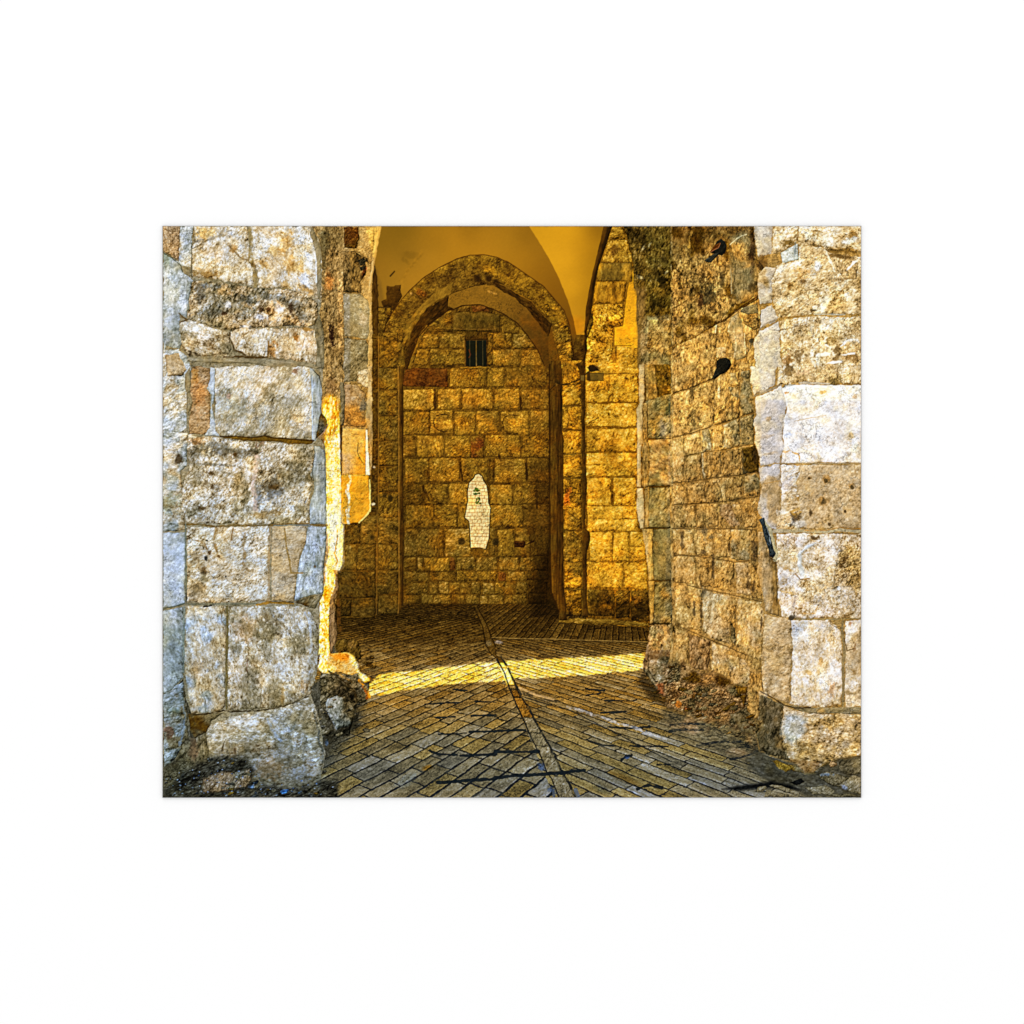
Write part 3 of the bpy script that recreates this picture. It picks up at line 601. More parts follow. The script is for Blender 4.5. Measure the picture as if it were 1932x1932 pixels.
# inner edge of the left arch: rough reveal, sunlit sliver and voussoirs
S('A1', 'ochre', .45, [(1650,20),(1932,20),'B1',(270,20),(255,600),(250,1592),'B2',(230,300),(215,640),(230,1180),'B3',(210,150),(180,900),(110,1592),'A4',(1700,0),'A1',(1500,1500)], amp=.65, sc=.8, bev=0, rg=.25, st=(1,1.8,4))
B('A1', 1800, 200, 12, 34, (.62,.66,.66), .85, 0, 'mul', ns=.7); B('A1', 1780, 420, 8, 16, (.6,.62,.6), .8, 0, 'mul'); B('A1', 1850, 640, 9, 24, (1.25,.98,.7), .8, 0, 'mul')
B('B1', 125, 1250, 6, 24, (40,20,12), .92, -3, ns=1.3, sz=3)
M('B1', [(190,600),(250,600),(250,1400),(200,1400)], (1.35,1.32,1.35), 1, 8); M('B1', [(40,250),(250,250),(250,30),(40,30)], (.85,.85,.8), 1, 12)
B('B2', 120, 230, 14, 22, (.92,.86,.85), .7, 0, 'mul')
S('B1', 'ochre', .50, [(255,20),(600,20),(590,300),(560,600),(565,1592),'B2',(570,900),(560,1192),(250,1200),(240,640),(250,20)], amp=.5, sc=.9, bev=0)
S('B1', 'brown', .45, [(262,40),(420,40),(430,150),(400,280),(262,270)], amp=.8, sc=.7, bev=2, mix=('red', 0, 0))
S('B1', 'ochre', .66, [(425,40),(600,40),(590,250),(560,400),(520,380),(380,300),(405,280),(435,150)], amp=.5, sc=.8, bev=2)
S('B1', 'ochre', .30, [(255,300),(380,310),(520,385),(540,440),(500,560),(440,640),(450,760),(258,762)], amp=.62, sc=.9, bev=3, st=(1,2,0))
S('B1', 'dkgrey', .16, [(410,400),(480,380),(515,410),(505,450),(430,470)], amp=.5, sc=.5, bev=0); S('B1', 'dkgrey', .22, [(425,480),(500,465),(510,500),(450,520)], amp=.5, sc=.5, bev=0)
S('B1', 'ochre', .68, [(500,420),(560,440),(570,620),(560,900),(530,900),(460,760),(450,650),(510,560)], amp=.4, sc=.8, bev=1)
B('B1', 480, 540, 4, 12, (.8,.45,.3), .7, 20, 'mul')
S('B1', 'grey', .74, [(255,772),(440,772),(540,860),(560,1150),(520,1270),(262,1235)], amp=.36, sc=1, bev=3)
S('B1', 'grey', .60, [(262,1262),(510,1280),(540,1400),(540,1600),'B2',(480,150),(262,178),(255,0)], amp=.5, sc=.8, bev=3)
B('B1', 470, 1060, 10, 18, (1.15,1.15,1.25), .8, 0, 'mul'); B('B1', 480, 880, 12, 14, (1.2,1.15,1.05), .8, 0, 'mul')
S('B2', 'cream', .56, [(420,60),(545,20),(545,240),(480,230),(400,180)], amp=.4, sc=.8, bev=2)
S('B2', 'rust', .50, [(260,200),(400,205),(500,300),(490,520),(495,665),(262,660)], amp=.45, sc=.8, bev=3)
M('B2', [(245,420),(400,420),(470,500),(495,660),(245,660)], (1.12,.98,.62), 1, 14)
B('B2', 470, 410, 9, 17, (125,115,100), .85, 5, ns=.8); B('B2', 360, 350, 5, 5, (200,180,160), .8)
S('B2', 'rust', .45, [(218,170),(262,180),(275,300),(262,640),(220,650)], amp=.3, bev=2, mix=('grey', 3, 0))
S('B2', 'orange', .66, [(240,680),(500,695),(497,1190),(235,1192)], amp=.3, sc=1.2, bev=2, rg=.05, jd=.2)
M('B2', [(240,960),(360,960),(360,1190),(240,1190)], (.96,.97,1.25), 1, 16); M('B2', [(220,640),(245,640),(240,1190),(220,1190)], (.62,.62,.8), 1, 4)
M('B2', [(400,1000),(500,900),(500,1190),(400,1190)], (1.02,.92,.6), 1, 12)
L('B2', [(415,840),(408,950),(440,1020),(480,1080)], 1.4, (100,66,24), .9, .8); L('B2', [(340,735),(380,752),(430,748)], 1.2, (150,100,40), .7, .5)
S('B2', 'orange', .62, [(230,1200),(530,1195),(550,1592),'B3',(545,0),(530,50),(480,90),(430,140),(235,148),(225,0)], amp=.34, sc=.8, bev=2, rg=.08, jd=.1, st=(1,2.4,40))
M('B2', [(230,1200),(550,1200),(550,1592),'B3',(545,0),(430,140),(225,150)], (1.0,.93,.5), 1, 3)
L('B2', [(240,1200),(350,1192),(530,1190)], 2, (240,180,50), .8, .8)
L('B2', [(330,1210),(335,1250),(305,1320),(300,1380),(318,1440),(305,1592),'B3',(300,0),(310,140)], 6, (255,246,206), 1, 1.4, 1.2)
L('B2', [(250,1230),(290,1300),(300,1592)], 2, (190,120,20), .5, 2)
S('B2', 'sun', .92, [(500,700),(518,700),(525,900),(545,1150),(545,1195),(500,1190)], amp=.2, bev=0, rg=0, wob=.8)
L('B2', [(545,1250),(548,1592),'B3',(543,0),(525,40),(480,85),(430,135)], 3, (255,235,150), .9, 1, 1.2)
# pale rounded arris of the arch
S('B1', 'ochre', .74, [(600,20),(685,20),(655,140),(625,280),(600,440),(588,520),(570,600),(562,760),(566,950),(572,1200),(568,1592),(520,1592),(530,1250),(545,960),(520,800),(545,600),(565,420),(590,250)], amp=.3, sc=.9, bev=2, st=(1,5,8), jd=.1, rg=.04)
S('B2', 'tan', .62, [(520,0),(572,0),(568,300),(572,800),(560,1192),(545,1192),(552,1000),(545,900),(520,690),(500,560),(520,300)], amp=.35, bev=1, st=(1,5,0), jd=.1, rg=.05)
L('B2', [(560,290),(568,380)], 3, (225,200,150), .8)
# the burning sliver of sunlight
SL = [(60,350),(110,320),(190,365),(212,600),(215,900),(228,1200),(228,1592),'B3',(225,0),(228,140),(255,172),(250,400),(240,600),(215,658),(150,665),(165,740),(158,850),(125,935),(105,960),(100,1100),(92,1300),(105,1592),'B4',(95,60),(60,160),(30,210),(8,190),(-25,150),(0,0),'B3',(-30,1592),(-8,1300),(-5,1000),(10,970),(35,900),(45,820),(60,740),(50,650),(75,560),(88,480),(80,260),(60,180),(50,140),(62,80),(60,0),'B2',(60,1592),(62,1200),(68,1040),(50,900),(50,780),(85,640),(25,530),(28,430)]
M('B2', SL, (1.35,1.12,.62), 1, 22, 3)
S('B2', 'sun', .60, SL, amp=1.1, sc=.8, bev=0, rg=.22, emb=.5, wob=1.5, st=(1,1.8,0))
S('B3', 'sun', 1.0, [(90,0),(215,0),(240,160),(240,420),(230,600),(200,640),(140,540),(90,650),(70,700),(95,560),(95,250)], amp=.7, bev=0, rg=.16, wob=5, soft=9)
S('B2', 'sun', .84, [(90,900),(180,860),(200,1592),(95,1592)], amp=.9, bev=0, rg=.16, wob=5, soft=10)
S('B2', 'sun', .36, [(60,350),(110,320),(190,365),(212,500),(200,640),(150,760),(95,800),(60,760),(85,640),(25,530),(28,430)], amp=1.1, sc=.8, bev=0, rg=.1, soft=7, st=(1,2.6,4))
L('B2', [(120,350),(125,470),(110,560)], 5, (255,235,180), .8, 2, 3)
for y, x in ((1140,70),(1290,64),(880,66)):
    L('B2', [(x,y),(x+70,y+12),(x+150,y+20)], 1.6, (236,176,40), .7, 1)
B('B2', 125, 1470, 6, 4, (236,196,10), .9, 0, ns=.9); B('B2', 145, 555, 5, 5, (214,130,30), .9)
L('B3', [(195,200),(185,350),(160,470),(185,560),(165,640)], 3, (214,160,30), .85, 2); L('B3', [(90,850),(110,900),(90,950),(40,1000)], 6, (222,160,24), .8, 3, 2); L('B3', [(45,1250),(60,1400),(50,1592)], 4, (236,180,40), .6, 3, 2)
for i in range(34):
    B('B3', 100+_rng.uniform(0,90), _rng.uniform(40,560), 1.0, 1.3, (110,112,90), .6)
# brown shaded jamb right of the sliver
S('B3', 'rust', .38, [(168,690),(188,720),(205,850),(180,950),(160,1010),(165,1150),(190,1350),(170,1480),(135,1550),(108,1592),(95,1300),(110,1000),(150,900),(168,780)], amp=.4, sc=.8, bev=2, st=(1,2.5,4))
L('B3', [(200,980),(205,1200),(215,1320)], 7, (112,70,20), .7, 2, 2)
L('B3', [(90,1170),(150,1120)], 1.6, (50,30,12), .8)
S('B3', 'olive', .36, [(140,1500),(190,1440),(260,1410),(350,1420),(420,1440),(440,1500),(450,1592),'B4',(440,60),(330,40),(130,0)], amp=.6, sc=.8, bev=4, mix=('dkgrey', .6, .1))
B('B3', 340, 1480, 9, 8, (150,110,50), .6, 0, ns=.8)
# glowing rock and the grey boulder under it
S('A4', 'dkgrey', .45, [(1480,420),(1932,200),(1932,800),(1860,1100),(1700,1200),(1500,900)], amp=.5, bev=0, soft=3)
S('B4', 'grey', .40, [(0,205),(150,220),(290,220),(420,200),(545,270),(530,400),(545,470),(500,520),(400,560),(380,640),(320,900),(60,900),(0,700)], amp=.8, sc=.9, bev=4, rg=.25, mix=('dkgrey', .4, 0))
S('B4', 'orange', .66, [(95,0),'B3',(140,1580),(260,1562),(330,1575),'B4',(370,30),(395,90),(425,180),(430,200),(350,230),(270,210),(170,190),(120,220),(20,205),(60,160)], amp=.8, sc=.8, bev=2, rg=.25, jd=.1)
M('B4', [(95,0),(250,-25),(330,20),(300,90),(160,60)], (1.05,.82,.35), 1, 10); 
S('B4', 'sun', .62, [(330,0),(365,20),(400,80),(425,180),(400,210),(380,150),(330,90),(325,30)], amp=.6, bev=0, soft=3); S('B4', 'sun', .55, [(30,150),(110,110),(180,150),(150,200),(40,205)], amp=.7, bev=0, soft=3)
S('B4', 'sun', .55, [(425,190),(460,215),(545,262),(545,300),(490,318),(470,300),(430,260)], amp=.6, bev=1, soft=2)
L('B4', [(430,290),(480,350),(520,410),(540,470)], 5, (232,150,26), .9, 2, 1.5); L('B4', [(460,350),(510,430),(515,490)], 4, (170,84,14), .8, 2, 1.5)
L('B4', [(100,190),(200,260),(300,330),(380,420),(400,520)], 4, (54,40,16), .8, 2); L('B4', [(0,270),(120,260),(200,300),(290,360)], 3, (40,32,14), .8, 2); L('B4', [(140,180),(260,260),(340,300)], 4, (190,140,60), .7, 2)
M('B4', [(160,280),(420,280),(400,560),(160,480)], (.9,.85,.75), 1, 16)
S('B4', 'grey', .44, [(55,570),(85,490),(190,455),(300,480),(360,560),(378,620),(370,700),(300,790),(180,835),(120,700)], amp=.6, sc=1.0, bev=6, mix=('cool', .4, .02))
L('B4', [(70,600),(120,700),(180,830)], 3, (176,182,182), .8, 1.5, 1.2); L('B4', [(75,590),(100,500),(180,462)], 2, (150,150,140), .7)
S('B4', 'dkgrey', .42, [(-20,600),(40,600),(110,720),(160,840),(60,900),(-20,900)], amp=.6, sc=.9, bev=4, mix=('grey', .4, 0))
B('B4', 70, 980, 4, 7, (90,110,130), .7); M('B4', [(300,780),(420,620),(400,820),(200,900),(60,960),(60,880)], (.55,.55,.5), 1, 8)

rubble(50, [(650,1400),(730,1390),(760,1400),(720,1450),(650,1540),(600,1596),(590,1560)], ('fnear','grey','dkgrey'), .42, 4.0, 25)
# ---- left pier
S('A1', 'grey', .58, [(30,20),(1650,20),(1740,170),(1772,380),(1775,600),(1765,850),(1750,1000),(1785,1150),(1800,1350),(1792,1592),'A2',(1775,200),(1765,480),(1830,600),(1820,700),(1740,780),(1815,880),(1822,1592),'A3',(1832,160),(1812,500),(1788,700),(1792,920),(1745,1000),(1745,1100),(1752,1250),(1732,1592),'A4',(1720,200),(1680,320),(1655,450),(1700,570),(1745,720),(1810,1100),(1800,1200),(1755,1380),(1600,1592),(20,1592),'A1',(20,20)], amp=.4, bev=0)
P1 = dict(sc=1.05, amp=.58, bev=6, rg=.22, mix=('tan', -.5, .03))
S('A1', 'pier', .74, [(375,30),(960,30),(985,300),(975,430),(1060,560),(1030,690),(780,655),(560,600),(350,590),(345,280),(385,210)], **P1)
B('A1', 480, 110, 24, 16, (1.0,.86,.55), .85, -10, 'mul', ns=.7); L('A1', [(380,200),(520,190),(650,140),(700,60)], 5, (150,130,96), .7, 2, 2); L('A1', [(345,280),(400,255),(520,180)], 1.8, (110,92,60), .7, 1.5)
B('A1', 480, 550, 34, 10, (.78,.66,.42), .9, 4, 'mul', ns=.9); B('A1', 800, 280, 9, 8, (.75,.6,.35), .8, 30, 'mul'); B('A1', 560, 400, 36, 26, (1.12,1.12,1.14), .8, 0, 'mul', ns=.9)
S('A1', 'pier', .76, [(990,30),(1650,30),(1740,190),(1770,400),(1772,600),(1765,850),(1600,780),(1400,712),(1080,706),(1068,520),(975,420),(1000,230)], sc=1.05, amp=.62, bev=6, rg=.26, mix=('tan', .2, .0))
for q in ((1400,200,14,24),(1250,300,13,10),(1460,460,20,18),(1150,440,14,12),(1380,690,12,8),(1600,720,20,8)):
    B('A1', q[0], q[1], q[2], q[3], (.96,.84,.58), .8, 30, 'mul', ns=1.1)
B('A1', 1590, 620, 10, 15, (226,230,240), .8, -20, ns=1); B('A1', 1210, 200, 30, 20, (1.12,1.12,1.12), .7, 0, 'mul', ns=1)
L('A1', [(985,40),(1000,220),(985,320),(1010,460),(1040,540),(1045,700)], 7, (150,124,70), .75, 2, 2); B('A1', 1020, 460, 9, 5, (110,80,34), .8, 40)
L('A1', [(760,250),(860,360),(960,410)], 3.5, (120,90,46), .7, 2.5, 1.5)
S('A1', 'grey', .62, [(1655,30),(1720,150),(1768,330),(1772,600),(1762,850),(1720,800),(1715,500),(1700,300),(1640,100)], amp=.35, bev=2, st=(1,4,4), rg=.04, jd=.1)
L('A1', [(1700,350),(1712,430),(1712,540),(1715,650)], 2.6, (236,238,244), .85, .6)
S('A1', 'tan', .53, [(330,640),(560,640),(780,665),(1080,715),(1400,730),(1640,790),(1735,880),(1740,1000),(1690,1130),(1300,1130),(760,1180),(300,1060),(320,800)], sc=1.0, amp=.8, bev=5, rg=.35, mix=('grey', .2, .04), seed=912)
for q in ((560,690,26,7,.62),(960,850,26,9,.6),(1250,820,30,9,.66),(1480,880,28,13,.66),(600,960,26,16,.66),(440,760,14,20,.62),(900,1010,14,8,.7),(1560,1010,12,18,.74)):
    B('A1', q[0], q[1], q[2], q[3], (q[4],q[4]*1.04,q[4]*1.08), .85, 8, 'mul', ns=1.1)
for q in ((1440,930,7,14),(1110,940,6,6),(1190,945,5,5),(700,990,6,4)):
    B('A1', q[0], q[1], q[2], q[3], (60,38,18), .8, 0, ns=1)
for q in ((1110,1030,14,8),(1310,790,6,3),(930,1150,9,8),(740,890,6,8),(1300,940,10,10)):
    B('A1', q[0], q[1], q[2], q[3], (222,220,224), .75, 0, ns=1)
for q in ((700,740,14,12),(1250,960,16,20),(1500,1080,24,8),(960,900,16,8)):
    B('A1', q[0], q[1], q[2], q[3], (1.3,1.15,.95), .7, 20, 'mul', ns=1.1)
S('A1', 'pier', .60, [(220,1090),(300,1065),(500,1120),(745,1190),(790,1380),(720,1465),(320,1455),(230,1350),(205,1180)], sc=1, amp=.62, bev=6, rg=.28, mix=('grey', .3, 0))
S('A1', 'pier', .70, [(760,1190),(900,1150),(1180,1150),(1640,1150),(1770,1180),(1800,1350),(1795,1575),(1500,1510),(1180,1465),(1000,1465),(820,1385),(775,1270)], sc=1, amp=.62, bev=6, rg=.25, mix=('tan', .5, 0))
B('A1', 400, 1280, 28, 20, (1.2,1.18,1.2), .7, 0, 'mul', ns=1); B('A1', 560, 1350, 10, 9, (.7,.6,.42), .8, 0, 'mul', ns=1)
B('A1', 1490, 1255, 10, 6, (150,96,32), .9, 60, ns=.7); B('A1', 1600, 1160, 12, 5, (160,110,40), .8, 10, ns=.8); B('A1', 1580, 1320, 22, 16, (1.14,1.1,1.1), .7, 0, 'mul'); B('A1', 1240, 1380, 10, 16, (.9,.68,.38), .8, 0, 'mul', ns=.9)
S('A1', 'grey', .60, [(1690,1130),(1745,1010),(1790,1160),(1802,1350),(1795,1592),(1700,1592),(1720,1400)], amp=.4, bev=2, st=(1,3,0), rg=.05)
L('A1', [(760,1200),(775,1290),(810,1385),(900,1420),(960,1465),(1150,1470)], 4, (78,54,20), .85, 2); L('A1', [(1165,1290),(1160,1450)], 4, (205,196,180), .8, .8); L('A1', [(1190,1300),(1185,1460)], 4, (130,90,36), .7, .8)
S('A1', 'grey', .62, [(280,1470),(520,1480),(720,1475),(1200,1480),(1500,1520),(1795,1592),(1200,1590),(1100,1545),(600,1530),(330,1520)], amp=.3, bev=1, rg=.05, st=(4,1,4))
L('A1', [(700,1470),(870,1465),(1000,1475),(1180,1478)], 4, (70,46,14), .85, 1.6); L('A1', [(1180,1478),(1330,1500)], 3, (90,64,26), .7)
L('A1', [(345,210),(345,590)], 2.4, (96,86,60), .8, 1)
S('A1', 'rust', .52, [(30,30),(215,30),(205,410),(120,370),(30,310)], sc=.7, amp=.8, bev=2, rg=.3, seed=700)
S('A1', 'cool', .78, [(222,30),(365,30),(345,250),(335,480),(240,470),(200,420)], sc=.7, amp=.6, bev=3, rg=.1, mix=('pier', -.3, 0))
S('A1', 'cool', .64, [(30,320),(205,430),(240,520),(360,640),(325,700),(315,930),(290,1045),(225,1010),(205,1100),(235,1340),(215,1380),(60,1350),(30,1500)], sc=1.1, amp=.42, bev=5, rg=.06, seed=720)
B('A1', 120, 760, 26, 50, (1.12,1.14,1.2), .8, 20, 'mul', ns=.8); B('A1', 260, 880, 12, 18, (1.12,1.14,1.22), .8, 0, 'mul', ns=.8); B('A1', 60, 380, 14, 14, (.8,.86,.82), .8, 40, 'mul')
L('A1', [(30,320),(120,380),(220,450),(250,530)], 2, (70,70,54), .8, 2); L('A1', [(205,990),(250,1030),(295,1060),(215,1090)], 2.4, (90,64,26), .85, 1)
S('A2', 'cool', .72, [(30,-180),(200,-190),(300,-100),(335,0),(330,300),(290,500),(295,720),(200,735),(30,700)], sc=.8, amp=.55, bev=3, rg=.14, mix=('pier', .4, 0))
S('A2', 'tan', .62, [(50,-120),(200,-140),(290,40),(240,110),(80,110)], sc=.9, amp=.4, bev=3)
S('A2', 'grey', .60, [(270,100),(330,0),(340,320),(355,410),(300,560),(290,400)], amp=.25, bev=1, rg=0)
S('A2', 'cool', .60, [(30,705),(295,735),(290,1100),(220,1150),(265,1592),'A3',(280,220),(30,235)], sc=1, amp=.5, bev=3, rg=.16, mix=('pier', .1, 0))
B('A2', 200, 1030, 8, 11, (60,42,18), .8, 30, ns=.8); L('A2', [(190,940),(200,1010),(240,1050)], 2.4, (70,50,22), .85); B('A2', 100, 860, 20, 26, (1.1,1.12,1.2), .7, 0, 'mul', ns=1); B('A2', 80, 1500, 26, 24, (.74,.78,.72), .8, 0, 'mul', ns=1)
S('A2', 'rust', .52, [(345,10),(440,0),(545,30),(545,680),(485,748),(318,744),(318,600),(350,420),(330,250)], sc=.7, amp=.5, bev=3, rg=.15)
B('A2', 430, 320, 16, 34, (1.02,.9,.76), .8, 0, 'mul', ns=1); B('A2', 380, 90, 8, 18, (1.0,.84,.5), .8, 0, 'mul')
S('A2', 'cool', .74, [(555,10),(605,20),(600,300),(570,440),(600,600),(620,700),(660,770),(480,760),(540,680),(550,500),(560,320),(510,240),(545,150)], sc=.8, amp=.28, bev=1, rg=.05)
S('A2', 'pier', .74, [(605,15),(900,-5),(1300,0),(1650,15),(1692,200),(1698,500),(1695,800),(1400,785),(1100,765),(900,772),(640,770),(605,700),(600,300)], sc=.85, amp=.46, bev=5, rg=.2, mix=('grey', .3, .03), seed=733, st=(1,1.8,28))
B('A2', 760, 420, 46, 34, (.86,.9,.94), .8, 10, 'mul', ns=1); B('A2', 1150, 170, 60, 24, (1.1,1.06,1.02), .7, -40, 'mul', ns=.8); B('A2', 1480, 50, 6, 9, (130,88,50), .8, 0, ns=1.1); B('A2', 750, 330, 5, 7, (170,140,116), .8); B('A2', 1500, 600, 14, 16, (.95,.86,.7), .7, 30, 'mul', ns=1)
L('A2', [(1150,430),(1155,520),(1110,600),(1100,680)], 2, (196,204,200), .6, 2)
S('A2', 'cool', .60, [(1640,20),(1690,40),(1750,110),(1775,220),(1765,480),(1740,660),(1705,820),(1665,820),(1665,300)], amp=.4, bev=2, rg=.04, st=(1,5,0)); L('A2', [(1668,100),(1668,500),(1672,790)], 2.2, (196,206,214), .8, .6)
L('A2', [(1680,40),(1745,110),(1770,220)], 1.8, (50,42,28), .8)
S('A2', 'dkgrey', .44, [(1765,500),(1830,600),(1840,660),(1790,720),(1740,770),(1705,810),(1735,640)], amp=.6, sc=.6, bev=1, mix=('brown', .4, .1)); L('A2', [(1840,640),(1800,720),(1745,790)], 3, (170,130,96), .8, 1.5)
S('A2', 'brown', .58, [(660,772),(900,772),(1050,782),(1140,765),(1250,780),(1680,812),(1670,860),(1450,850),(1250,830),(1150,830),(900,820),(720,790)], amp=.3, bev=2, rg=.05, jd=.1)
L('A2', [(655,775),(830,770),(1000,785),(1140,765),(1250,788),(1680,818)], 3.2, (58,36,10), .85, .8)
S('A2', 'pier', .66, [(310,760),(640,780),(900,825),(1150,835),(1450,855),(1690,870),(1690,1100),(1660,1300),(1640,1592),'A3',(1630,150),(1000,155),(800,150),(290,140),'A2',(240,1592),(240,1300),(330,1110),(300,900)], sc=1.1, amp=.7, bev=5, rg=.3, mix=('grey', .1, -.02), seed=755)
for q in ((620,900,40,13,.62,8),(880,950,30,10,.58,0),(1230,1350,26,22,.5,-50),(1450,1250,34,36,.76,0),(380,950,14,20,.68,0),(560,1080,40,4,.62,2),(1080,1420,10,34,.6,10)):
    B('A2', q[0], q[1], q[2], q[3], (q[4],q[4],q[4]*.96), .85, q[5], 'mul', ns=1)
for q in ((570,1330,6,5),(550,1170,7,6),(820,975,4,4),(460,1560,7,5),(1250,1330,9,6)):
    B('A2', q[0], q[1], q[2], q[3], (78,54,20), .85, 0, ns=.8)
B('A2', 400, 820, 20, 8, (1.05,.85,.66), .7, 0, 'mul'); B('A2', 500, 1400, 14, 16, (1.15,1.18,1.25), .7, 40, 'mul', ns=1); B('A2', 850, 1230, 40, 40, (1.14,1.08,1.0), .6, 0, 'mul', ns=1)
L('A2', [(1060,840),(1050,900),(1130,830),(1135,930),(1060,970)], 3, (130,96,60), .7, 2)
L('A2', [(1055,1000),(1045,1200),(1010,1300),(1040,1400),(1050,1580)], 9, (214,182,156), .7, 3, 2.5)
L('A2', [(1180,1592),(1210,1480),(1320,1440),(1430,1380)], 3, (196,180,150), .7, 2); B('A3', 1180, 40, 44, 8, (.8,.7,.5), .8, -10, 'mul', ns=1)
S('A2', 'cool', .56, [(1690,870),(1750,880),(1812,940),(1822,1592),'A3',(1830,150),(1640,155),(1640,0),'A2',(1630,1592),(1650,1480),(1690,1380),(1690,1250),(1650,1200),(1690,1000)], amp=.4, bev=3, rg=.06, st=(1,3.5,0)); L('A2', [(1690,880),(1700,960),(1665,1150),(1680,1260)], 1.8, (78,76,60), .7); L('A2', [(1640,1380),(1600,1500)], 3, (214,218,220), .7, 2)
# A3: fourth and fifth courses
L('A3', [(290,155),(450,160),(600,180),(830,165),(1000,175),(1250,165),(1450,150),(1830,170)], 4, (108,78,30), .85, 1.2, 1); L('A3', [(1250,170),(1500,165),(1640,165)], 3, (120,126,120), .7, 1)
S('A3', 'pier', .68, [(288,185),(600,195),(900,180),(1195,178),(1205,400),(1195,700),(1200,1000),(900,1010),(500,1015),(290,1005),(300,700),(285,450)], sc=1.05, amp=.6, bev=5, rg=.3, mix=('tan', .2, 0), seed=771)
S('A3', 'tan', .60, [(1225,180),(1400,172),(1600,175),(1610,340),(1540,480),(1500,700),(1480,900),(1470,1000),(1225,1000),(1220,600)], sc=.7, amp=.34, bev=3, rg=.1, st=(1.6,1,-12))
S('A3', 'cool', .60, [(1615,178),(1825,180),(1815,450),(1790,680),(1790,915),(1650,935),(1480,1000),(1490,820),(1530,560),(1600,350)], sc=.9, amp=.5, bev=4, rg=.15, st=(1,2,0))
L('A3', [(1210,180),(1195,500),(1190,1005)], 5.5, (168,136,90), .85, 1.5, 1.5); L('A3', [(1365,200),(1385,400),(1420,560),(1435,690),(1560,690)], 3.4, (150,112,48), .8, .8, 1.2)
L('A3', [(940,200),(905,360),(930,480),(905,590),(980,665)], 5, (150,116,66), .8, 2, 1.8); L('A3', [(620,200),(585,340),(640,500)], 5, (146,110,58), .8, 2, 1.8); L('A3', [(800,200),(780,330)], 3.4, (150,110,60), .8, 1); L('A3', [(390,330),(480,370),(545,480)], 4, (130,94,44), .85, 1.5, 1.5)
for q in ((500,530,4,5,(20,18,14)),(640,510,5,4,(90,60,24)),(480,660,7,8,(92,62,24)),(540,470,4,5,(90,60,26)),(400,870,14,16,(120,98,62)),(480,730,8,14,(120,104,70)),(720,730,2,2,(30,26,20)),(510,335,2.5,2,(30,26,20)),(1310,500,1.5,1.5,(60,50,30))):
    B('A3', q[0], q[1], q[2], q[3], q[4], .8, 0, ns=.7)
B('A3', 400, 560, 18, 14, (.86,.84,.78), .8, 0, 'mul'); B('A3', 1080, 400, 22, 24, (1.12,1.12,1.14), .8, 0, 'mul', ns=1); B('A3', 760, 880, 46, 22, (1.1,1.1,1.1), .7, 0, 'mul', ns=1); B('A3', 1680, 600, 18, 14, (.8,.84,.86), .8, 0, 'mul'); B('A3', 1700, 620, 3, 3, (100,80,50), .8)
S('A3', 'cool', .72, [(30,245),(270,250),(272,600),(268,1020),(150,1055),(30,1070)], sc=1.3, amp=.3, bev=4, rg=.05, seed=790)
S('A3', 'cool', .60, [(30,1105),(250,1060),(262,1300),(250,1592),'A4',(250,260),(100,420),(30,440)], sc=1, amp=.42, bev=4, rg=.08, st=(1,2,-35))
L('A3', [(30,1085),(150,1060),(270,1025)], 2.4, (90,92,70), .8, 1); L('A3', [(278,160),(280,600),(285,1000)], 3.2, (104,106,84), .8, 1); B('A3', 285, 950, 2, 14, (50,44,30), .9); L('A3', [(262,1060),(258,1592),'A4',(255,200)], 4, (132,136,118), .8, 1)
S('A3', 'pier', .60, [(285,1055),(600,1055),(715,1060),(725,1330),(712,1592),'A4',(712,580),(560,640),(345,655),(310,500),(275,200),'A3',(270,1500),(275,1200)], sc=1.0, amp=.5, bev=5, rg=.14, mix=('cool', .0, .03), st=(1,1.8,-14), seed=801)
B('A4', 400, 150, 16, 22, (.92,.84,.72), .7, 0, 'mul', ns=1); B('A3', 450, 1270, 30, 40, (1.06,1.1,1.18), .7, 0, 'mul', ns=1)
L('A3', [(690,1070),(670,1200),(720,1300)], 1.6, (120,96,60), .8, 1)
S('A3', 'pier', .62, [(750,1065),(1100,1055),(1450,1050),(1610,1075),(1690,1180),(1740,1350),(1735,1592),'A4',(1712,150),(1690,300),(1650,440),(1400,560),(1200,590),(1000,610),(750,622),(745,300),'A3',(745,1592)], sc=.95, amp=.6, bev=6, rg=.22, mix=('grey', .3, .02), st=(1,1.7,-18), seed=811)
B('A3', 1230, 1180, 30, 16, (.76,.74,.68), .85, 0, 'mul', ns=1.1); B('A3', 920, 1300, 26, 30, (1.04,.94,.82), .8, -30, 'mul', ns=.8); B('A4', 1000, 200, 50, 34, (1.08,1.06,1.06), .7, 0, 'mul', ns=1); B('A4', 1600, 360, 12, 12, (.96,.84,.66), .8, 30, 'mul', ns=1); B('A4', 1340, 440, 5, 24, (.92,.82,.62), .85, 0, 'mul', ns=1)
M('A3', [(1620,1080),(1740,1300),(1735,1592),'A4',(1720,200),(1650,440),(1560,440),(1620,200),'A3',(1650,1400)], (.84,.86,.88), 1, 12); L('A3', [(1590,1120),(1640,1250),(1660,1450),(1640,1592)], 4, (196,200,206), .6, 2, 2)
L('A3', [(735,1060),(740,1300),(730,1592),'A4',(725,150),(735,250),(720,400),(725,600)], 4.4, (106,88,44), .9, .9, 1)
L('A3', [(290,1028),(480,1035),(760,1030),(1060,1030)], 2.4, (110,104,76), .85, 1); L('A3', [(480,1060),(560,1048)], 3.4, (34,28,18), .9, .6); L('A3', [(1060,1040),(1200,1012),(1460,1025)], 5, (158,110,32), .85, 1); L('A3', [(1200,1005),(1460,1015)], 1.8, (70,46,14), .8, .8)
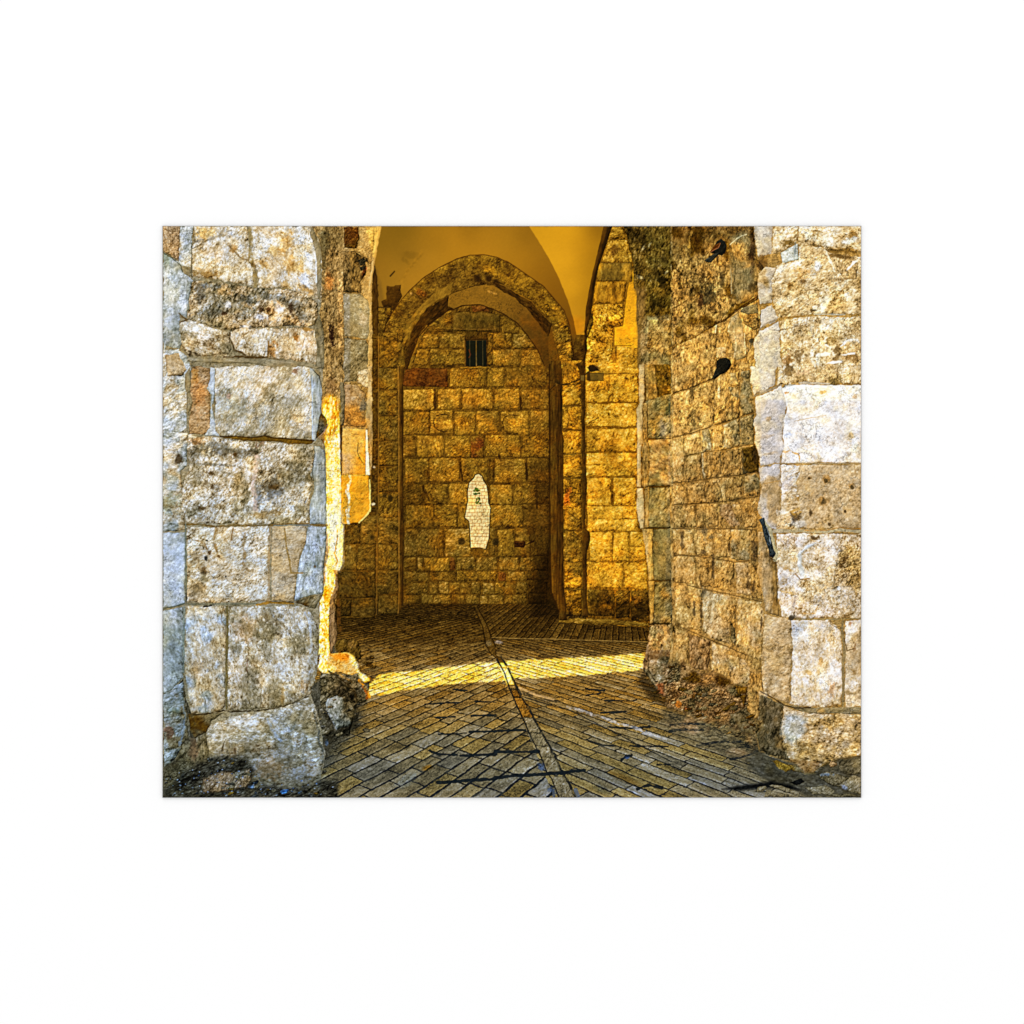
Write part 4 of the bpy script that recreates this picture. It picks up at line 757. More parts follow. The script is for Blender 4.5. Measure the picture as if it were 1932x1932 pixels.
S('A3', 'brown', .38, [(1480,1010),(1640,940),(1790,925),(1745,1000),(1700,1080),(1600,1060)], amp=.5, sc=.7, bev=1, mix=('grey', .4, .1)); L('A4', [(955,20),(950,200)], 1.2, (120,70,50), .8)
# A4: base boulder, lower flank and litter
S('A4', 'grey', .36, [(30,440),(120,420),(250,270),(290,500),(340,660),(560,650),(540,760),(500,880),(540,1100),(560,1592),(30,1592)], sc=1, amp=.6, bev=3, rg=.2, mix=('dkgrey', .3, .12))
S('A4', 'cool', .46, [(30,450),(160,360),(250,300),(260,500),(290,640),(300,900),(240,1000),(180,1130),(40,1260)], sc=.8, amp=.55, bev=3, rg=.1, mix=('grey', .2, 0))
B('A4', 100, 860, 12, 14, (110,70,44), .7, 0, ns=1.2); B('A4', 80, 1100, 14, 16, (1.3,1.35,1.45), .7, 0, 'mul'); B('A4', 150, 620, 14, 8, (.7,.8,.78), .7, 0, 'mul')
L('A4', [(250,560),(275,700),(250,860),(210,1000)], 4, (150,162,170), .6, 3, 2)
S('A4', 'grey', .40, [(310,660),(560,655),(700,640),(560,740),(500,860),(380,930),(330,850)], sc=.9, amp=.35, bev=2, rg=.06, mix=('brown', -.3, .05))
L('A4', [(340,665),(480,660),(600,640),(700,620),(760,635),(900,628),(1100,620),(1240,600),(1400,570),(1520,515),(1640,455)], 3.4, (52,38,16), .9, 1.2)
B('A4', 360, 1060, 10, 24, (112,84,52), .8, 0, ns=.8)
S('A4', 'grey', .72, [(505,870),(560,775),(700,725),(760,680),(900,665),(1200,610),(1400,575),(1640,470),(1715,620),(1745,760),(1760,950),(1800,1110),(1755,1360),(1560,1455),(1300,1440),(1100,1400),(1000,1250),(850,1160),(640,1120),(540,1060)], sc=1.1, amp=.62, bev=7, rg=.22, mix=('pier', -.2, -.08), seed=833)
M('A4', [(540,1040),(700,980),(1100,940),(1400,1000),(1500,1200),(1700,1100),(1750,1360),(1560,1450),(1000,1400),(800,1150)], (.84,.81,.76), 1, 26, 8); B('A4', 1200, 1250, 30, 22, (1.05,.92,.74), .8, 0, 'mul', ns=1)
L('A4', [(1570,620),(1480,740),(1410,900),(1440,1050),(1400,1180)], 6, (.72,.74,.74), .8, 4, 4, mul=True); L('A4', [(1180,720),(1240,860),(1330,950)], 5, (180,190,200), .5, 3, 3)
L('A4', [(1690,640),(1740,850),(1740,950),(1790,1080),(1780,1200)], 4, (64,64,52), .7, 2, 1.5); L('A4', [(1640,900),(1620,1000),(1680,1100),(1740,1230)], 7, (.2+1.1,1.34,1.42), .8, 4, 3, mul=True)
L('A4', [(700,960),(680,1060)], 3, (70,54,30), .7, 2); B('A4', 820, 1060, 4, 9, (80,56,28), .7)
S('A4', 'dkgrey', .30, [(30,1592),(30,1300),(200,1290),(400,1210),(560,1130),(800,1120),(940,1160),(1040,1260),(1000,1380),(1100,1440),(1540,1470),(1750,1400),(1932,1380),(1960,1592)], sc=.7, amp=.8, bev=0, rg=.1, soft=5, wob=5, mix=('blue', -1.2, .05), st=(2.2,1,-16))
S('A4', 'rust', .36, [(440,1460),(470,1370),(660,1300),(850,1290),(990,1260),(1000,1380),(940,1470),(700,1500),(480,1530)], sc=.6, amp=.7, bev=1, soft=3, mix=('grey', .2, .04))
S('A4', 'grey', .3, [(30,1260),(280,1150),(380,1220),(250,1300),(150,1420),(30,1480)], sc=.6, amp=.6, bev=0, soft=5)
for i in range(150):
    x = _rng.uniform(60, 1900); y = 1270 + _rng.uniform(0, 300) - (120 if 500 < x < 950 and _rng.rand() < .4 else 0) + (100 if x > 1050 else 0)
    if y > 1575: continue
    B('A4', x, y, _rng.uniform(.8, 2.6), _rng.uniform(.6, 1.3), [(150,160,160),(60,86,110),(190,194,196),(96,90,60)][_rng.randint(4)], .75, _rng.uniform(-40, 20), ns=.8)
rubble(70, [(330,1560),(400,1530),(470,1510),(520,1560),(620,1575),(640,1594),(330,1594)], ('dkgrey','blue','grey','olive'), .42, 3.4, 27)
B('A4', 1370, 1510, 8, 4, (60,116,170), .8, -10, ns=.6); B('A4', 1000, 1460, 6, 4, (120,150,180), .7)
M('S', [(325,1250),(380,1250),(380,1600),(325,1600)], (.86,.9,.92), 1, 30)

# ---- right jamb: its narrow face, column stones and long reveal
S('C1', 'olive', .42, [(1405,20),(1940,20),(1940,1592),(1585,1592),(1572,1200),(1555,1050),(1560,800),(1545,730),(1520,715),(1522,450),(1500,300),(1455,170)], sc=1, amp=.85, bev=2, rg=.3, st=(1,1.8,14), seed=901)
S('C1', 'tan', .45, [(1590,1040),(1932,1020),(1932,1592),(1585,1592),(1575,1200)], sc=1, amp=.6, bev=0, soft=6, rg=.3, mix=('grey', .3, 0), st=(1,1.6,14))
S('C1', 'ochre', .34, [(1530,720),(1650,700),(1640,1000),(1590,1150),(1575,1592),(1572,1200),(1555,1050),(1562,800)], amp=.35, bev=0, soft=4, st=(1,3,8))
for q in ((1600,150,10,26),(1790,560,9,26),(1850,380,8,14),(1500,120,8,20),(1750,900,14,10),(1850,620,10,20)):
    B('C1', q[0], q[1], q[2], q[3], (.5,.48,.4), .8, -20, 'mul', ns=1.2)
for q in ((1620,280,3,10),(1600,600,9,4),(1700,230,4,8),(1880,540,3,6),(1660,1180,4,9),(1730,1060,10,6)):
    B('C1', q[0], q[1], q[2], q[3], (196,176,120), .7, 30, ns=1)
S('C2', 'tan', .72, [(1580,-20),(1640,-20),(1640,360),(1620,410),(1622,850),(1590,870),(1560,1000),(1555,480),(1582,400)], sc=1, amp=.3, bev=2, rg=.04, st=(1,5,0))
S('C2', 'tan', .78, [(1556,870),(1600,865),(1605,1330),(1558,1330)], amp=.25, bev=2, rg=.03, st=(1,4,0)); S('C2', 'tan', .82, [(1560,1340),(1620,1345),(1640,1592),'C3',(1632,200),(1598,205),(1570,90),'C2',(1556,1592)], amp=.2, bev=2, rg=.02)
S('C2', 'ochre', .50, [(1620,420),(1670,400),(1675,800),(1700,940),(1690,1320),(1610,1330),(1612,900),(1625,860)], amp=.5, sc=.7, bev=1, st=(1,3,0)); S('C2', 'ochre', .66, [(1645,1340),(1690,1320),(1700,1592),'C3',(1690,190),(1640,200),'C2',(1640,1592)], amp=.4, sc=.8, bev=1, st=(1,3,0))
S('C2', 'ochre', .5, [(1640,-20),(1760,-20),(1790,350),(1660,380)], amp=.5, sc=.8, bev=1, st=(1,2,-10))
S('C2', 'olive', .5, [(1750,-20),(1945,-20),(1945,300),(1800,350),(1770,200)], amp=.7, sc=.8, bev=1); S('C2', 'grey', .5, [(1640,390),(1800,340),(1945,300),(1945,790),(1780,800),(1680,790),(1680,420)], amp=.62, sc=.9, bev=2, mix=('tan', .3, 0))
S('C2', 'grey', .56, [(1680,810),(1945,800),(1945,1310),(1690,1315),(1700,940)], amp=.6, sc=1, bev=3, mix=('rust', .4, 0)); S('C2', 'grey', .54, [(1695,1335),(1945,1325),'C3',(1945,195),(1690,190),(1680,80)], amp=.62, sc=1, bev=3, mix=('tan', 0, 0))
B('C2', 1850, 680, 10, 18, (176,162,160), .8, 0, ns=.8); B('C2', 1900, 480, 8, 18, (40,48,36), .7, 20, ns=1); B('C2', 1850, 1080, 14, 18, (.55,.55,.55), .7, 0, 'mul', ns=1); B('C2', 1740, 730, 5, 9, (214,166,100), .7)
S('C3', 'ochre', .76, [(1610,205),(1735,205),(1722,420),(1735,640),(1745,760),(1690,780),(1670,650),(1650,420)], amp=.35, sc=.8, bev=2, rg=.06, st=(1,3,-4)); S('C3', 'ochre', .62, [(1680,785),(1750,780),(1745,1000),(1740,1240),(1700,1250),(1690,1050)], amp=.45, sc=.8, bev=2, st=(1,2.5,0))
S('C3', 'grey', .46, [(1738,210),(1945,205),(1945,770),(1750,765),(1730,500)], amp=.4, sc=.8, bev=3, rg=.08, pits=.2); S('C3', 'grey', .42, [(1752,790),(1945,775),(1945,1245),(1745,1240)], amp=.55, sc=.9, bev=3, rg=.15, mix=('ochre', -.4, 0))
L('C3', [(1690,190),(1945,195)], 2, (60,44,20), .85, .6); L('C3', [(1740,775),(1945,775)], 1.4, (60,48,26), .7, 1); L('C3', [(1730,1240),(1780,1250),(1945,1250)], 3, (40,30,14), .9, 1)
S('C3', 'rust', .48, [(1700,1262),(1945,1262),(1945,1592),'C4',(1945,510),(1860,470),(1780,400),(1700,280),(1640,190),(1625,100),(1650,0),'C3',(1675,1450)], amp=.75, sc=.9, bev=5, rg=.25, mix=('grey', .4, 0), seed=915)
L('C3', [(1860,1290),(1880,1400),(1850,1592)], 5, (204,160,96), .7, 2, 1.5); M('C4', [(1620,-40),(1945,-40),(1945,80),(1700,60),(1640,120)], (.72,.66,.55), 1, 10); L('C4', [(1690,0),(1680,150),(1760,300)], 3, (54,40,20), .7, 2); B('C4', 1830, 390, 10, 14, (1.1,.66,.4), .8, -20, 'mul', ns=.8); B('C4', 1905, 280, 7, 18, (50,50,46), .7, 0, ns=.9)
M('C4', [(1640,180),(1700,290),(1800,420),(1945,520),(1945,620),(1700,500),(1560,300)], (.5,.48,.45), 1, 12)
# reveal courses (D tiles)
S('D1', 'ochre', .50, [(10,20),(835,20),(860,260),(930,420),(870,570),(880,720),(900,880),(890,1050),(830,1150),(860,1444),'D2',(810,150),(850,480),(890,900),(895,1300),(865,1444),'D3',(880,200),(870,600),(930,900),(940,1100),(910,1444),'D4',(920,380),(850,700),(880,960),(700,900),(300,700),(0,500),(-60,300),(0,0),'D3',(20,1100),(0,0),'D2',(10,0)], sc=1, amp=.6, bev=0, rg=.2, st=(1,2,4))
S('D1', 'ochre', .42, [(10,30),(830,30),(860,300),(930,430),(870,560),(880,720),(700,830),(470,1000),(400,1050),(80,1240),(10,1290)], sc=.9, amp=.66, bev=1, rg=.3, mix=('brown', -.2, .06), st=(1,1.7,4), seed=931)
M('D1', [(10,30),(830,30),(840,200),(500,200),(200,330),(10,330)], (.72,.68,.55), 1, 26)
S('D1', 'grey', .42, [(600,130),(780,60),(840,250),(860,560),(870,720),(680,790),(620,700),(600,420)], amp=.5, sc=.8, bev=0, soft=6, st=(1,2.5,0), mix=('ochre', 0, 0))
for q in ((815,300,7,30,(46,26,10)),(100,560,3,26,(60,42,12)),(310,780,6,20,(44,24,10)),(400,700,14,22,(50,44,26)),(430,840,7,8,(48,34,14)),(330,520,6,16,(60,42,16)),(910,430,9,10,(60,40,16)),(520,560,6,18,(58,44,22)),(820,640,9,18,(62,48,22)),(810,1180,6,9,(26,30,28)),(60,960,3,5,(50,34,12))):
    B('D1', q[0], q[1], q[2], q[3], q[4], .72, 0, ns=1.2)
L('D1', [(190,240),(195,150),(230,30)], 5, (190,146,62), .85, 1.5); L('D1', [(150,220),(215,300),(330,190),(390,60)], 2.4, (70,48,14), .7, 1.5); L('D1', [(20,860),(160,770),(290,660)], 3, (84,60,20), .8, 1.5); L('D1', [(80,1240),(250,1130),(400,1050)], 3, (120,86,30), .8, 1.5)
L('D1', [(600,210),(680,140),(760,110)], 2.2, (186,176,150), .8, 1); L('D1', [(605,450),(615,700)], 2, (170,160,130), .6, 1)
S('D1', 'ochre', .36, [(640,800),(740,790),(880,700),(880,760),(740,840),(660,870),(540,980),(500,990),(520,940)], amp=.6, sc=.7, bev=2, mix=('brown', .2, .2)); L('D1', [(470,1000),(600,930),(700,840),(880,720)], 2.4, (58,34,8), .8, 1)
S('D1', 'ochre', .50, [(20,1250),(400,1060),(470,1010),(460,1300),(470,1444),'D2',(440,120),(210,220),(20,280)], sc=.9, amp=.62, bev=3, rg=.25, st=(1,1.8,0))
S('D1', 'grey', .58, [(600,940),(680,900),(720,980),(740,1200),(790,1260),(740,1340),(660,1360),(620,1200),(580,1080)], amp=.4, sc=.9, bev=4, mix=('tan', .5, 0), st=(1,2.5,0)); S('D1', 'dkgrey', .5, [(720,850),(870,790),(880,900),(780,910),(700,880)], amp=.4, sc=.6, bev=2, mix=('grey', 0, 0)); S('D1', 'ochre', .32, [(720,920),(880,890),(890,1040),(840,1070),(740,1000)], amp=.6, sc=.7, bev=2)
L('D1', [(590,1000),(580,1080),(640,1080),(660,1200),(640,1350)], 2.6, (214,200,170), .8, 1.5); L('D1', [(740,1100),(750,1300)], 2, (220,206,176), .7, 1); L('D1', [(460,1020),(450,1090)], 2, (220,206,176), .8, 1)
S('D1', 'tan', .6, [(460,1270),(550,1280),(555,1340),(465,1345)], amp=.4, sc=.5, bev=2)
# two pigeons perched on the rough wall
S('D1', 'black', .22, [(400,290),(440,230),(470,175),(505,158),(545,175),(560,220),(556,280),(520,325),(470,310)], amp=.25, sc=.4, bev=2, jd=.1, rg=.05, wob=.8)
S('D1', 'red', .30, [(395,285),(440,222),(500,190),(490,240),(430,272)], amp=.4, sc=.4, bev=1, jd=.1, rg=.05, wob=.8)
S('D1', 'black', .42, [(342,370),(440,300),(495,290),(480,320),(410,388),(370,390)], amp=.3, sc=.4, bev=1, jd=.25, rg=.05, wob=.5, st=(3,1,-35)); L('D1', [(405,285),(480,245),(500,200)], 1.4, (150,96,60), .8, .6)
L('D1', [(480,330),(470,400)], 4, (50,36,20), .7, 1.5)
S('D1', 'black', .18, [(462,1370),(500,1345),(560,1338),(600,1365),(615,1410),(590,1450),(560,1490),(500,1510),(440,1560),(418,1548),(440,1490),(460,1440)], amp=.25, sc=.4, bev=2, jd=.1, rg=.05, wob=.8)
S('D1', 'black', .3, [(415,1545),(470,1490),(520,1480),(470,1530),(430,1562)], amp=.4, sc=.4, bev=1, jd=.2, rg=.05, wob=.5)
S('D1', 'tan', .62, [(455,1240),(560,1240),(552,1330),(470,1345)], amp=.45, sc=.5, bev=2)
def rv(tile, rmp, base, *q, **k):
    base += .02; k.setdefault('sc', .85); k.setdefault('amp', .6); k.setdefault('bev', 3.5); k.setdefault('rg', .22); k.setdefault('jd', .3); k.setdefault('soft', 1.2); k.setdefault('wob', 3); k.setdefault('st', (1, 1.7, _rng.uniform(-12, 12)))
    if rmp == 'dkgrey': rmp = 'grey'; base -= .12
    if rmp in ('grey', 'tan'): k.setdefault('mix', ('ochre', .3, .04))
    S(tile, rmp, base, list(q), **k)
rv('D2','ochre',.52,(22,300),(120,250),(210,240),(225,450),(215,650),(130,690),(30,705)); rv('D2','ochre',.46,(225,235),(330,180),(440,140),(445,400),(430,580),(380,600),(300,560),(240,480)); rv('D2','ochre',.42,(455,140),(560,60),(690,50),(695,330),(690,510),(570,550),(445,580)); rv('D2','ochre',.40,(700,60),(790,40),(800,160),(840,300),(838,450),(705,500), mix=('grey', .1, 0))
rv('D2','grey',.6,(560,70),(650,60),(680,180),(600,190),amp=.4); rv('D2','grey',.55,(580,210),(680,200),(685,310),(620,290)); rv('D2','tan',.66,(470,120),(500,110),(500,330),(465,330))
rv('D2','ochre',.66,(15,740),(110,715),(135,800),(140,880),(130,1140),(30,1160)); rv('D2','ochre',.58,(135,720),(300,650),(310,850),(160,890)); rv('D2','grey',.62,(315,630),(380,620),(400,700),(412,830),(330,850)); rv('D2','ochre',.60,(410,615),(525,580),(525,810),(430,835)); rv('D2','grey',.50,(535,590),(620,545),(690,520),(695,790),(600,815),(535,810)); rv('D2','dkgrey',.52,(700,510),(830,475),(838,770),(705,790), mix=('grey', .4, .05))
rv('D2','ochre',.46,(145,905),(310,870),(310,1120),(155,1140)); rv('D2','ochre',.48,(325,860),(510,850),(515,1100),(330,1120), mix=('grey', -.2, .05)); rv('D2','ochre',.42,(520,850),(625,835),(625,1095),(525,1100)); rv('D2','ochre',.42,(640,840),(715,815),(712,1090),(640,1095)); rv('D2','olive',.30,(720,820),(860,785),(885,900),(888,1055),(722,1075), mix=('dkgrey', .1, .1))
rv('D2','ochre',.62,(22,1190),(100,1180),(160,1290),(130,1380),(24,1380)); rv('D2','ochre',.54,(165,1180),(350,1165),(355,1370),(200,1378)); rv('D2','ochre',.46,(362,1165),(480,1150),(520,1280),(480,1350),(370,1370)); rv('D2','ochre',.46,(540,1110),(715,1100),(720,1310),(560,1340)); rv('D2','grey',.52,(730,1100),(860,1070),(900,1250),(890,1295),(740,1300), bev=6)
B('D2', 780, 720, 3, 3, (30,28,20), .7); B('D2', 850, 880, 6, 22, (50,36,18), .8, 0, ns=.8); L('D2', [(325,870),(330,1050),(350,1100)], 2.4, (200,184,150), .8, 1.5)
for q in (((20,290),(110,240),(210,230)),((300,170),(440,130)),((30,710),(150,690),(310,640),(430,595),(560,560),(690,515),(840,462)),((140,900),(310,865),(560,830),(700,800),(855,782)),((20,1170),(300,1140),(520,1108),(720,1085),(885,1060)),((20,1385),(300,1370),(600,1345),(890,1300))):
    L('D2', list(q), 2.4, (112,82,34), .7, 1.8, 1); L('D2', [(a, b-6) for a, b in q], 1.2, (56,38,12), .7, 1)
rv('D2','ochre',.56,(25,1400),(245,1395),'D3',(255,170),(30,175)); rv('D3','ochre',.48,(268,-60),(475,-60),(478,168),(270,172)); rv('D3','rust',.5,(490,-60),(600,-60),(640,60),(700,150),(600,168),(560,100),(495,60), mix=('rust', .2, 0)); rv('D3','tan',.56,(615,-60),(715,-60),(725,130),(660,80)); rv('D3','ochre',.50,(730,-60),(870,-100),(862,0),(865,175),(740,170))
rv('D3','ochre',.66,(25,190),(240,190),(240,430),(140,450),(35,430)); rv('D3','ochre',.58,(245,195),(430,190),(430,455),(260,450)); rv('D3','ochre',.58,(440,195),(600,190),(600,470),(445,465)); rv('D3','grey',.62,(612,190),(790,195),(795,490),(660,495),(610,480), mix=('ochre', .2, 0)); rv('D3','ochre',.40,(800,195),(870,200),(865,420),(860,520),(810,500))
rv('D3','ochre',.60,(35,450),(250,465),(265,730),(60,720)); rv('D3','ochre',.50,(270,470),(430,490),(420,760),(300,760)); rv('D3','ochre',.60,(440,495),(640,520),(640,820),(430,775)); rv('D3','tan',.60,(655,525),(800,530),(800,850),(660,830)); rv('D3','ochre',.46,(808,510),(865,600),(920,720),(920,890),(815,870))
rv('D3','ochre',.62,(50,740),(180,745),(315,800),(315,1190),(200,1190),(60,1110)); rv('D3','tan',.60,(325,800),(500,835),(600,860),(590,1330),(400,1270),(325,1200)); rv('D3','ochre',.55,(605,860),(670,880),(650,1180),(620,1150),(595,1050), sc=.7); rv('D3','dkgrey',.42,(595,1100),(650,1200),(650,1340),(600,1290)); rv('D3','tan',.66,(675,885),(910,920),(930,1050),(920,1320),(900,1500),(760,1430),(660,1350))
rv('D3','ochre',.62,(50,1170),(180,1210),(180,1444),'D4',(180,130),(60,60)); rv('D3','rust',.32,(190,1230),(400,1300),(400,1500),'D4',(380,170),(250,150),(190,100)); rv('D3','tan',.60,(420,1310),(600,1380),'D4',(560,0),(620,280),(480,200),(410,170)); rv('D4','tan',.56,(570,0),(750,50),(790,150),(780,290),(640,310),(600,250)); 
for q in (((20,180),(300,185),(600,180),(870,190)),((35,440),(260,455),(450,480),(650,515),(790,500)),((170,745),(330,780),(500,815),(700,860),(920,910)),((50,1140),(200,1200),(400,1290),(600,1370),(760,1440))):
    L('D3', list(q), 2.4, (124,92,44), .7, 1.8, 1); L('D3', [(a, b+6) for a, b in q], 1.2, (60,42,18), .7, 1)
for q in ((225,240,4,30),(240,560,5,16),(620,420,3,18)):
    B('D2', q[0], q[1], q[2], q[3], (70,54,26), .7, 0, ns=1)
for q in ((430,560,3,26),(120,300,4,20),(590,380,3,14),(340,420,5,4),(310,1000,3,34),(240,960,3,18),(780,740,4,16),(770,640,5,8),(840,380,6,20),(830,760,5,16),(910,1120,2.5,20)):
    B('D3', q[0], q[1], q[2], q[3], (76,58,34), .75, 0, ns=1)
for q in ((340,240,8,16),(340,820,7,10),(400,270,6,5)):
    B('D3', q[0], q[1], q[2], q[3], (96,88,70), .6, 0, ns=1)
# dark foot of the reveal and rubble
S('D4', 'rust', .30, [(-60,100),(60,80),(190,150),(420,190),(640,320),(780,300),(850,660),(890,960),(600,840),(300,700),(100,590),(-20,520),(-60,350)], sc=.7, amp=.9, bev=0, rg=.25, soft=6, mix=('grey', -.1, -.1), wob=5, seed=955)
S('D4', 'rust', .36, [(120,60),(300,200),(420,180),(600,260),(640,320),(520,330),(300,300),(160,280),(100,180)], sc=.7, amp=.7, bev=0, soft=5, mix=('brown', .3, 0))
rv('D4','brown',.50,(640,320),(770,320),(760,400),(680,410)); rv('D4','ochre',.44,(790,300),(900,420),(890,640),(840,650),(770,560),(780,400)); rv('D4','brown',.42,(690,410),(760,400),(760,520),(740,540)); B('D4', 85, 500, 6, 6, (168,100,32), .9, 0, ns=.5, hard=3); B('D4', 155, 550, 4, 6, (150,84,40), .8); rv('D4','brown',.55,(600,600),(700,580),(760,660),(850,800),(720,780),(640,680), mix=('grey', 0, 0))
M('D4', [(200,450),(640,400),(780,560),(860,860),(600,780),(250,620)], (.8,.78,.74), 1, 20, 6)
S('D4', 'rust', .34, [(-60,560),(150,600),(400,650),(860,820),(890,960),(760,1040),(500,960),(300,860),(0,760)], sc=.5, amp=.6, bev=0, soft=9, st=(3,1,10), wob=4, mix=('fnear', .9, 0))
for q in (((0,705),(200,695),(400,700)),((0,770),(130,750),(330,760)),((270,910),(450,880),(720,870)),((600,1050),(780,1010),(880,960))):
    L('D4', list(q), 5, (24,28,28), .85, 1.6, 1.2)

rubble(90, [(1330,1345),(1400,1360),(1480,1385),(1515,1450),(1510,1490),(1440,1455),(1370,1425),(1330,1390)], ('brown','grey','rust','dkgrey','olive'), .42, 4.5, 21)
rubble(60, [(1300,1300),(1345,1330),(1420,1390),(1515,1470),(1500,1500),(1380,1440),(1300,1380)], ('fmid','brown','grey','ffar'), .42, 3.2, 22)
B('D4', 85, 500, 6, 6, (168,100,32), .9, 0, ns=.5, hard=3)
# ---- right pier
RP = [(835,20),(1930,20),'D2',(1930,0),'D3',(1930,0),'D4',(1930,1010),(1700,1040),(1540,1090),(1430,1180),(1340,1190),(1250,1110),(1000,1020),(885,970),(850,750),(890,600),(890,400),(930,380),(910,0),'D3',(920,1400),(945,1100),(930,900),(865,600),(880,200),(855,0),'D2',(865,1444),(900,1280),(890,1100),(888,900),(845,760),(850,480),(825,300),(795,150),'D1',(860,1444),(830,1300),(835,1140),(900,1050),(905,860),(880,720),(868,560),(945,450),(860,340),(850,200)]
S('D1', 'ochre', .45, RP, amp=.3, bev=0, wob=1.2)
def rp(tile, rmp, base, *q, **k):
    k.setdefault('sc', 1.05); k.setdefault('amp', .5); k.setdefault('bev', 5); k.setdefault('rg', .2); k.setdefault('jd', .22)
    S(tile, rmp, base, list(q), **k)
rp('D1','lilac',.52,(838,25),(1020,25),(1012,150),(1015,300),(870,335),(850,200),amp=.34,rg=.08); rp('D1','cream',.64,(1022,25),(1272,25),(1272,190),(1100,290),(1020,300),amp=.6,mix=('tan', .8, 0)); rp('D1','cream',.62,(1282,25),(1905,25),(1905,290),(1570,270),(1500,225),(1282,215),amp=.75,rg=.3,mix=('tan', .8, 0))
B('D1', 1160, 195, 13, 9, (104,76,28), .9, -10, ns=1); B('D1', 910, 400, 12, 14, (86,60,26), .8, 20, ns=1); B('D1', 1700, 275, 34, 7, (112,80,30), .85, 4, ns=1); B('D1', 1820, 110, 8, 12, (130,94,40), .8, 20, ns=1); B('D1', 1800, 170, 18, 6, (238,236,236), .8, -20, ns=1); B('D1', 1400, 150, 14, 5, (240,236,232), .7, 0, ns=1.2); B('D1', 1560, 190, 10, 9, (240,234,226), .7, 0, ns=1)
S('D1', 'cool', .84, [(1100,290),(1270,200),(1278,360),(1120,400)], amp=.5, bev=2); B('D1', 1245, 260, 3, 16, (110,120,124), .7)
rp('D1','lilac',.48,(868,570),(890,500),(960,430),(1050,440),(1015,600),(1025,790),(900,800),(882,700),amp=.4,rg=.1,mix=('tan', -.2, 0))
rp('D1','cream',.60,(1060,430),(1120,400),(1280,370),(1280,225),(1500,235),(1570,285),(1650,320),(1905,330),(1905,910),(1700,905),(1400,905),(1080,945),(1030,810),(1010,600),amp=.62,rg=.26,mix=('tan', 1.1, .02),seed=1001)
S('D1', 'tan', .56, [(1640,330),(1780,310),(1870,400),(1860,560),(1740,560),(1650,450)], sc=.8, amp=.7, bev=3)
B('D1', 1680, 330, 30, 5, (96,68,28), .85, 8, ns=.8); B('D1', 1700, 560, 12, 5, (110,80,40), .8, 0, ns=1); B('D1', 1465, 430, 8, 11, (246,244,246), .9, 15, ns=.6); S('D1', 'white', .85, [(1855,372),(1850,395),(1815,425),(1790,455),(1758,470),(1765,445),(1800,415),(1820,380)], amp=.2, bev=1, rg=0, jd=.2, wob=1); L('D1', [(1540,270),(1610,400),(1640,480)], 5, (238,226,204), .8, 2); B('D1', 1320, 500, 15, 14, (196,140,62), .55, 30, ns=1); B('D1', 1320, 590, 9, 5, (104,72,30), .8, -20, ns=1); B('D1', 1190, 620, 5, 8, (120,84,36), .8); L('D1', [(1650,660),(1770,590)], 6, (240,234,224), .6, 3, 2); B('D1', 1520, 820, 20, 12, (242,236,226), .6, -40, ns=1.1)
rp('D1','lilac',.54,(905,860),(1020,820),(1080,940),(1040,980),(900,1045),(905,940),amp=.26,rg=.06); L('D1', [(885,1060),(960,1000),(1060,960)], 3, (140,122,96), .85, .8)
rp('D1','lilac',.56,(838,1150),(900,1070),(1080,980),(1100,1200),(1110,1444),'D2',(1062,0),(1045,190),(940,240),(840,285),(800,150),(802,0),'D1',(860,1440),(832,1300),amp=.3,rg=.08,grain=1.2,seed=1010)
rp('D1','tan',.62,(1090,970),(1350,925),(1900,940),(1905,1444),'D2',(1905,180),(1290,160),(1060,195),(1080,0),'D1',(1120,1444),(1105,1200),amp=.66,rg=.3,mix=('cream', .3, 0),seed=1015)
for q in ((1610,1150,8,11,(120,96,52)),(1290,1320,15,14,(116,88,48)),(1660,1250,9,9,(110,84,46)),(1800,1330,16,10,(130,96,50)),(1170,1350,10,14,(140,98,46)),(1660,1330,6,12,(112,84,44))):
    B('D1', q[0], q[1], q[2], q[3], q[4], .8, 20, ns=1.2)
for q in ([(1448,1320),(1480,1292),(1560,1282),(1598,1292),(1590,1318),(1500,1325),(1478,1350),(1490,1410),(1470,1425),(1455,1370)],[(1535,1200),(1560,1205),(1610,1240),(1600,1252),(1550,1228)],[(1690,1232),(1730,1175),(1800,1148),(1870,1150),(1890,1200),(1870,1190),(1830,1170),(1770,1185),(1730,1215)],[(1695,1310),(1780,1290),(1850,1285),(1845,1305),(1740,1318)],[(1540,1400),(1620,1375),(1720,1370),(1715,1390),(1620,1400)]):
    S('D1', 'white', .8, q, amp=.3, sc=.5, bev=1, jd=.3, rg=.05, wob=1.6)
B('D1', 1480, 1170, 26, 12, (1.12,1.1,1.08), .7, 0, 'mul', ns=1); B('D2', 1180, 40, 10, 14, (116,88,46), .85, 30, ns=1); B('D2', 1650, 150, 18, 8, (118,94,48), .9, -25, ns=.9); B('D2', 1600, 200, 9, 8, (120,98,58), .8, -40, ns=1); B('D2', 1340, 50, 18, 7, (214,178,140), .7, -15, ns=.8)
L('D1', [(1370,930),(1360,1010),(1100,1060)], 1.6, (110,80,50), .7, 1.5)
L('D1', [(1440,905),(1740,910)], 3, (168,160,144), .9, .5); L('D1', [(1090,945),(1200,930),(1340,925)], 1.8, (140,100,40), .8, 1); L('D2', [(835,295),(960,250),(1110,188)], 3.4, (146,130,108), .9, .6); L('D2', [(1290,165),(1450,168),(1580,175)], 4.4, (178,164,146), .9, .6); L('D2', [(1740,172),(1905,182)], 2, (112,80,28), .9, .6)
rp('D2','lilac',.68,(850,305),(1110,200),(1150,260),(1165,400),(1125,560),(1120,740),(1140,800),(1090,960),(980,970),(905,995),(888,900),(848,760),(838,560),(855,480),amp=.26,rg=.07,seed=1020)
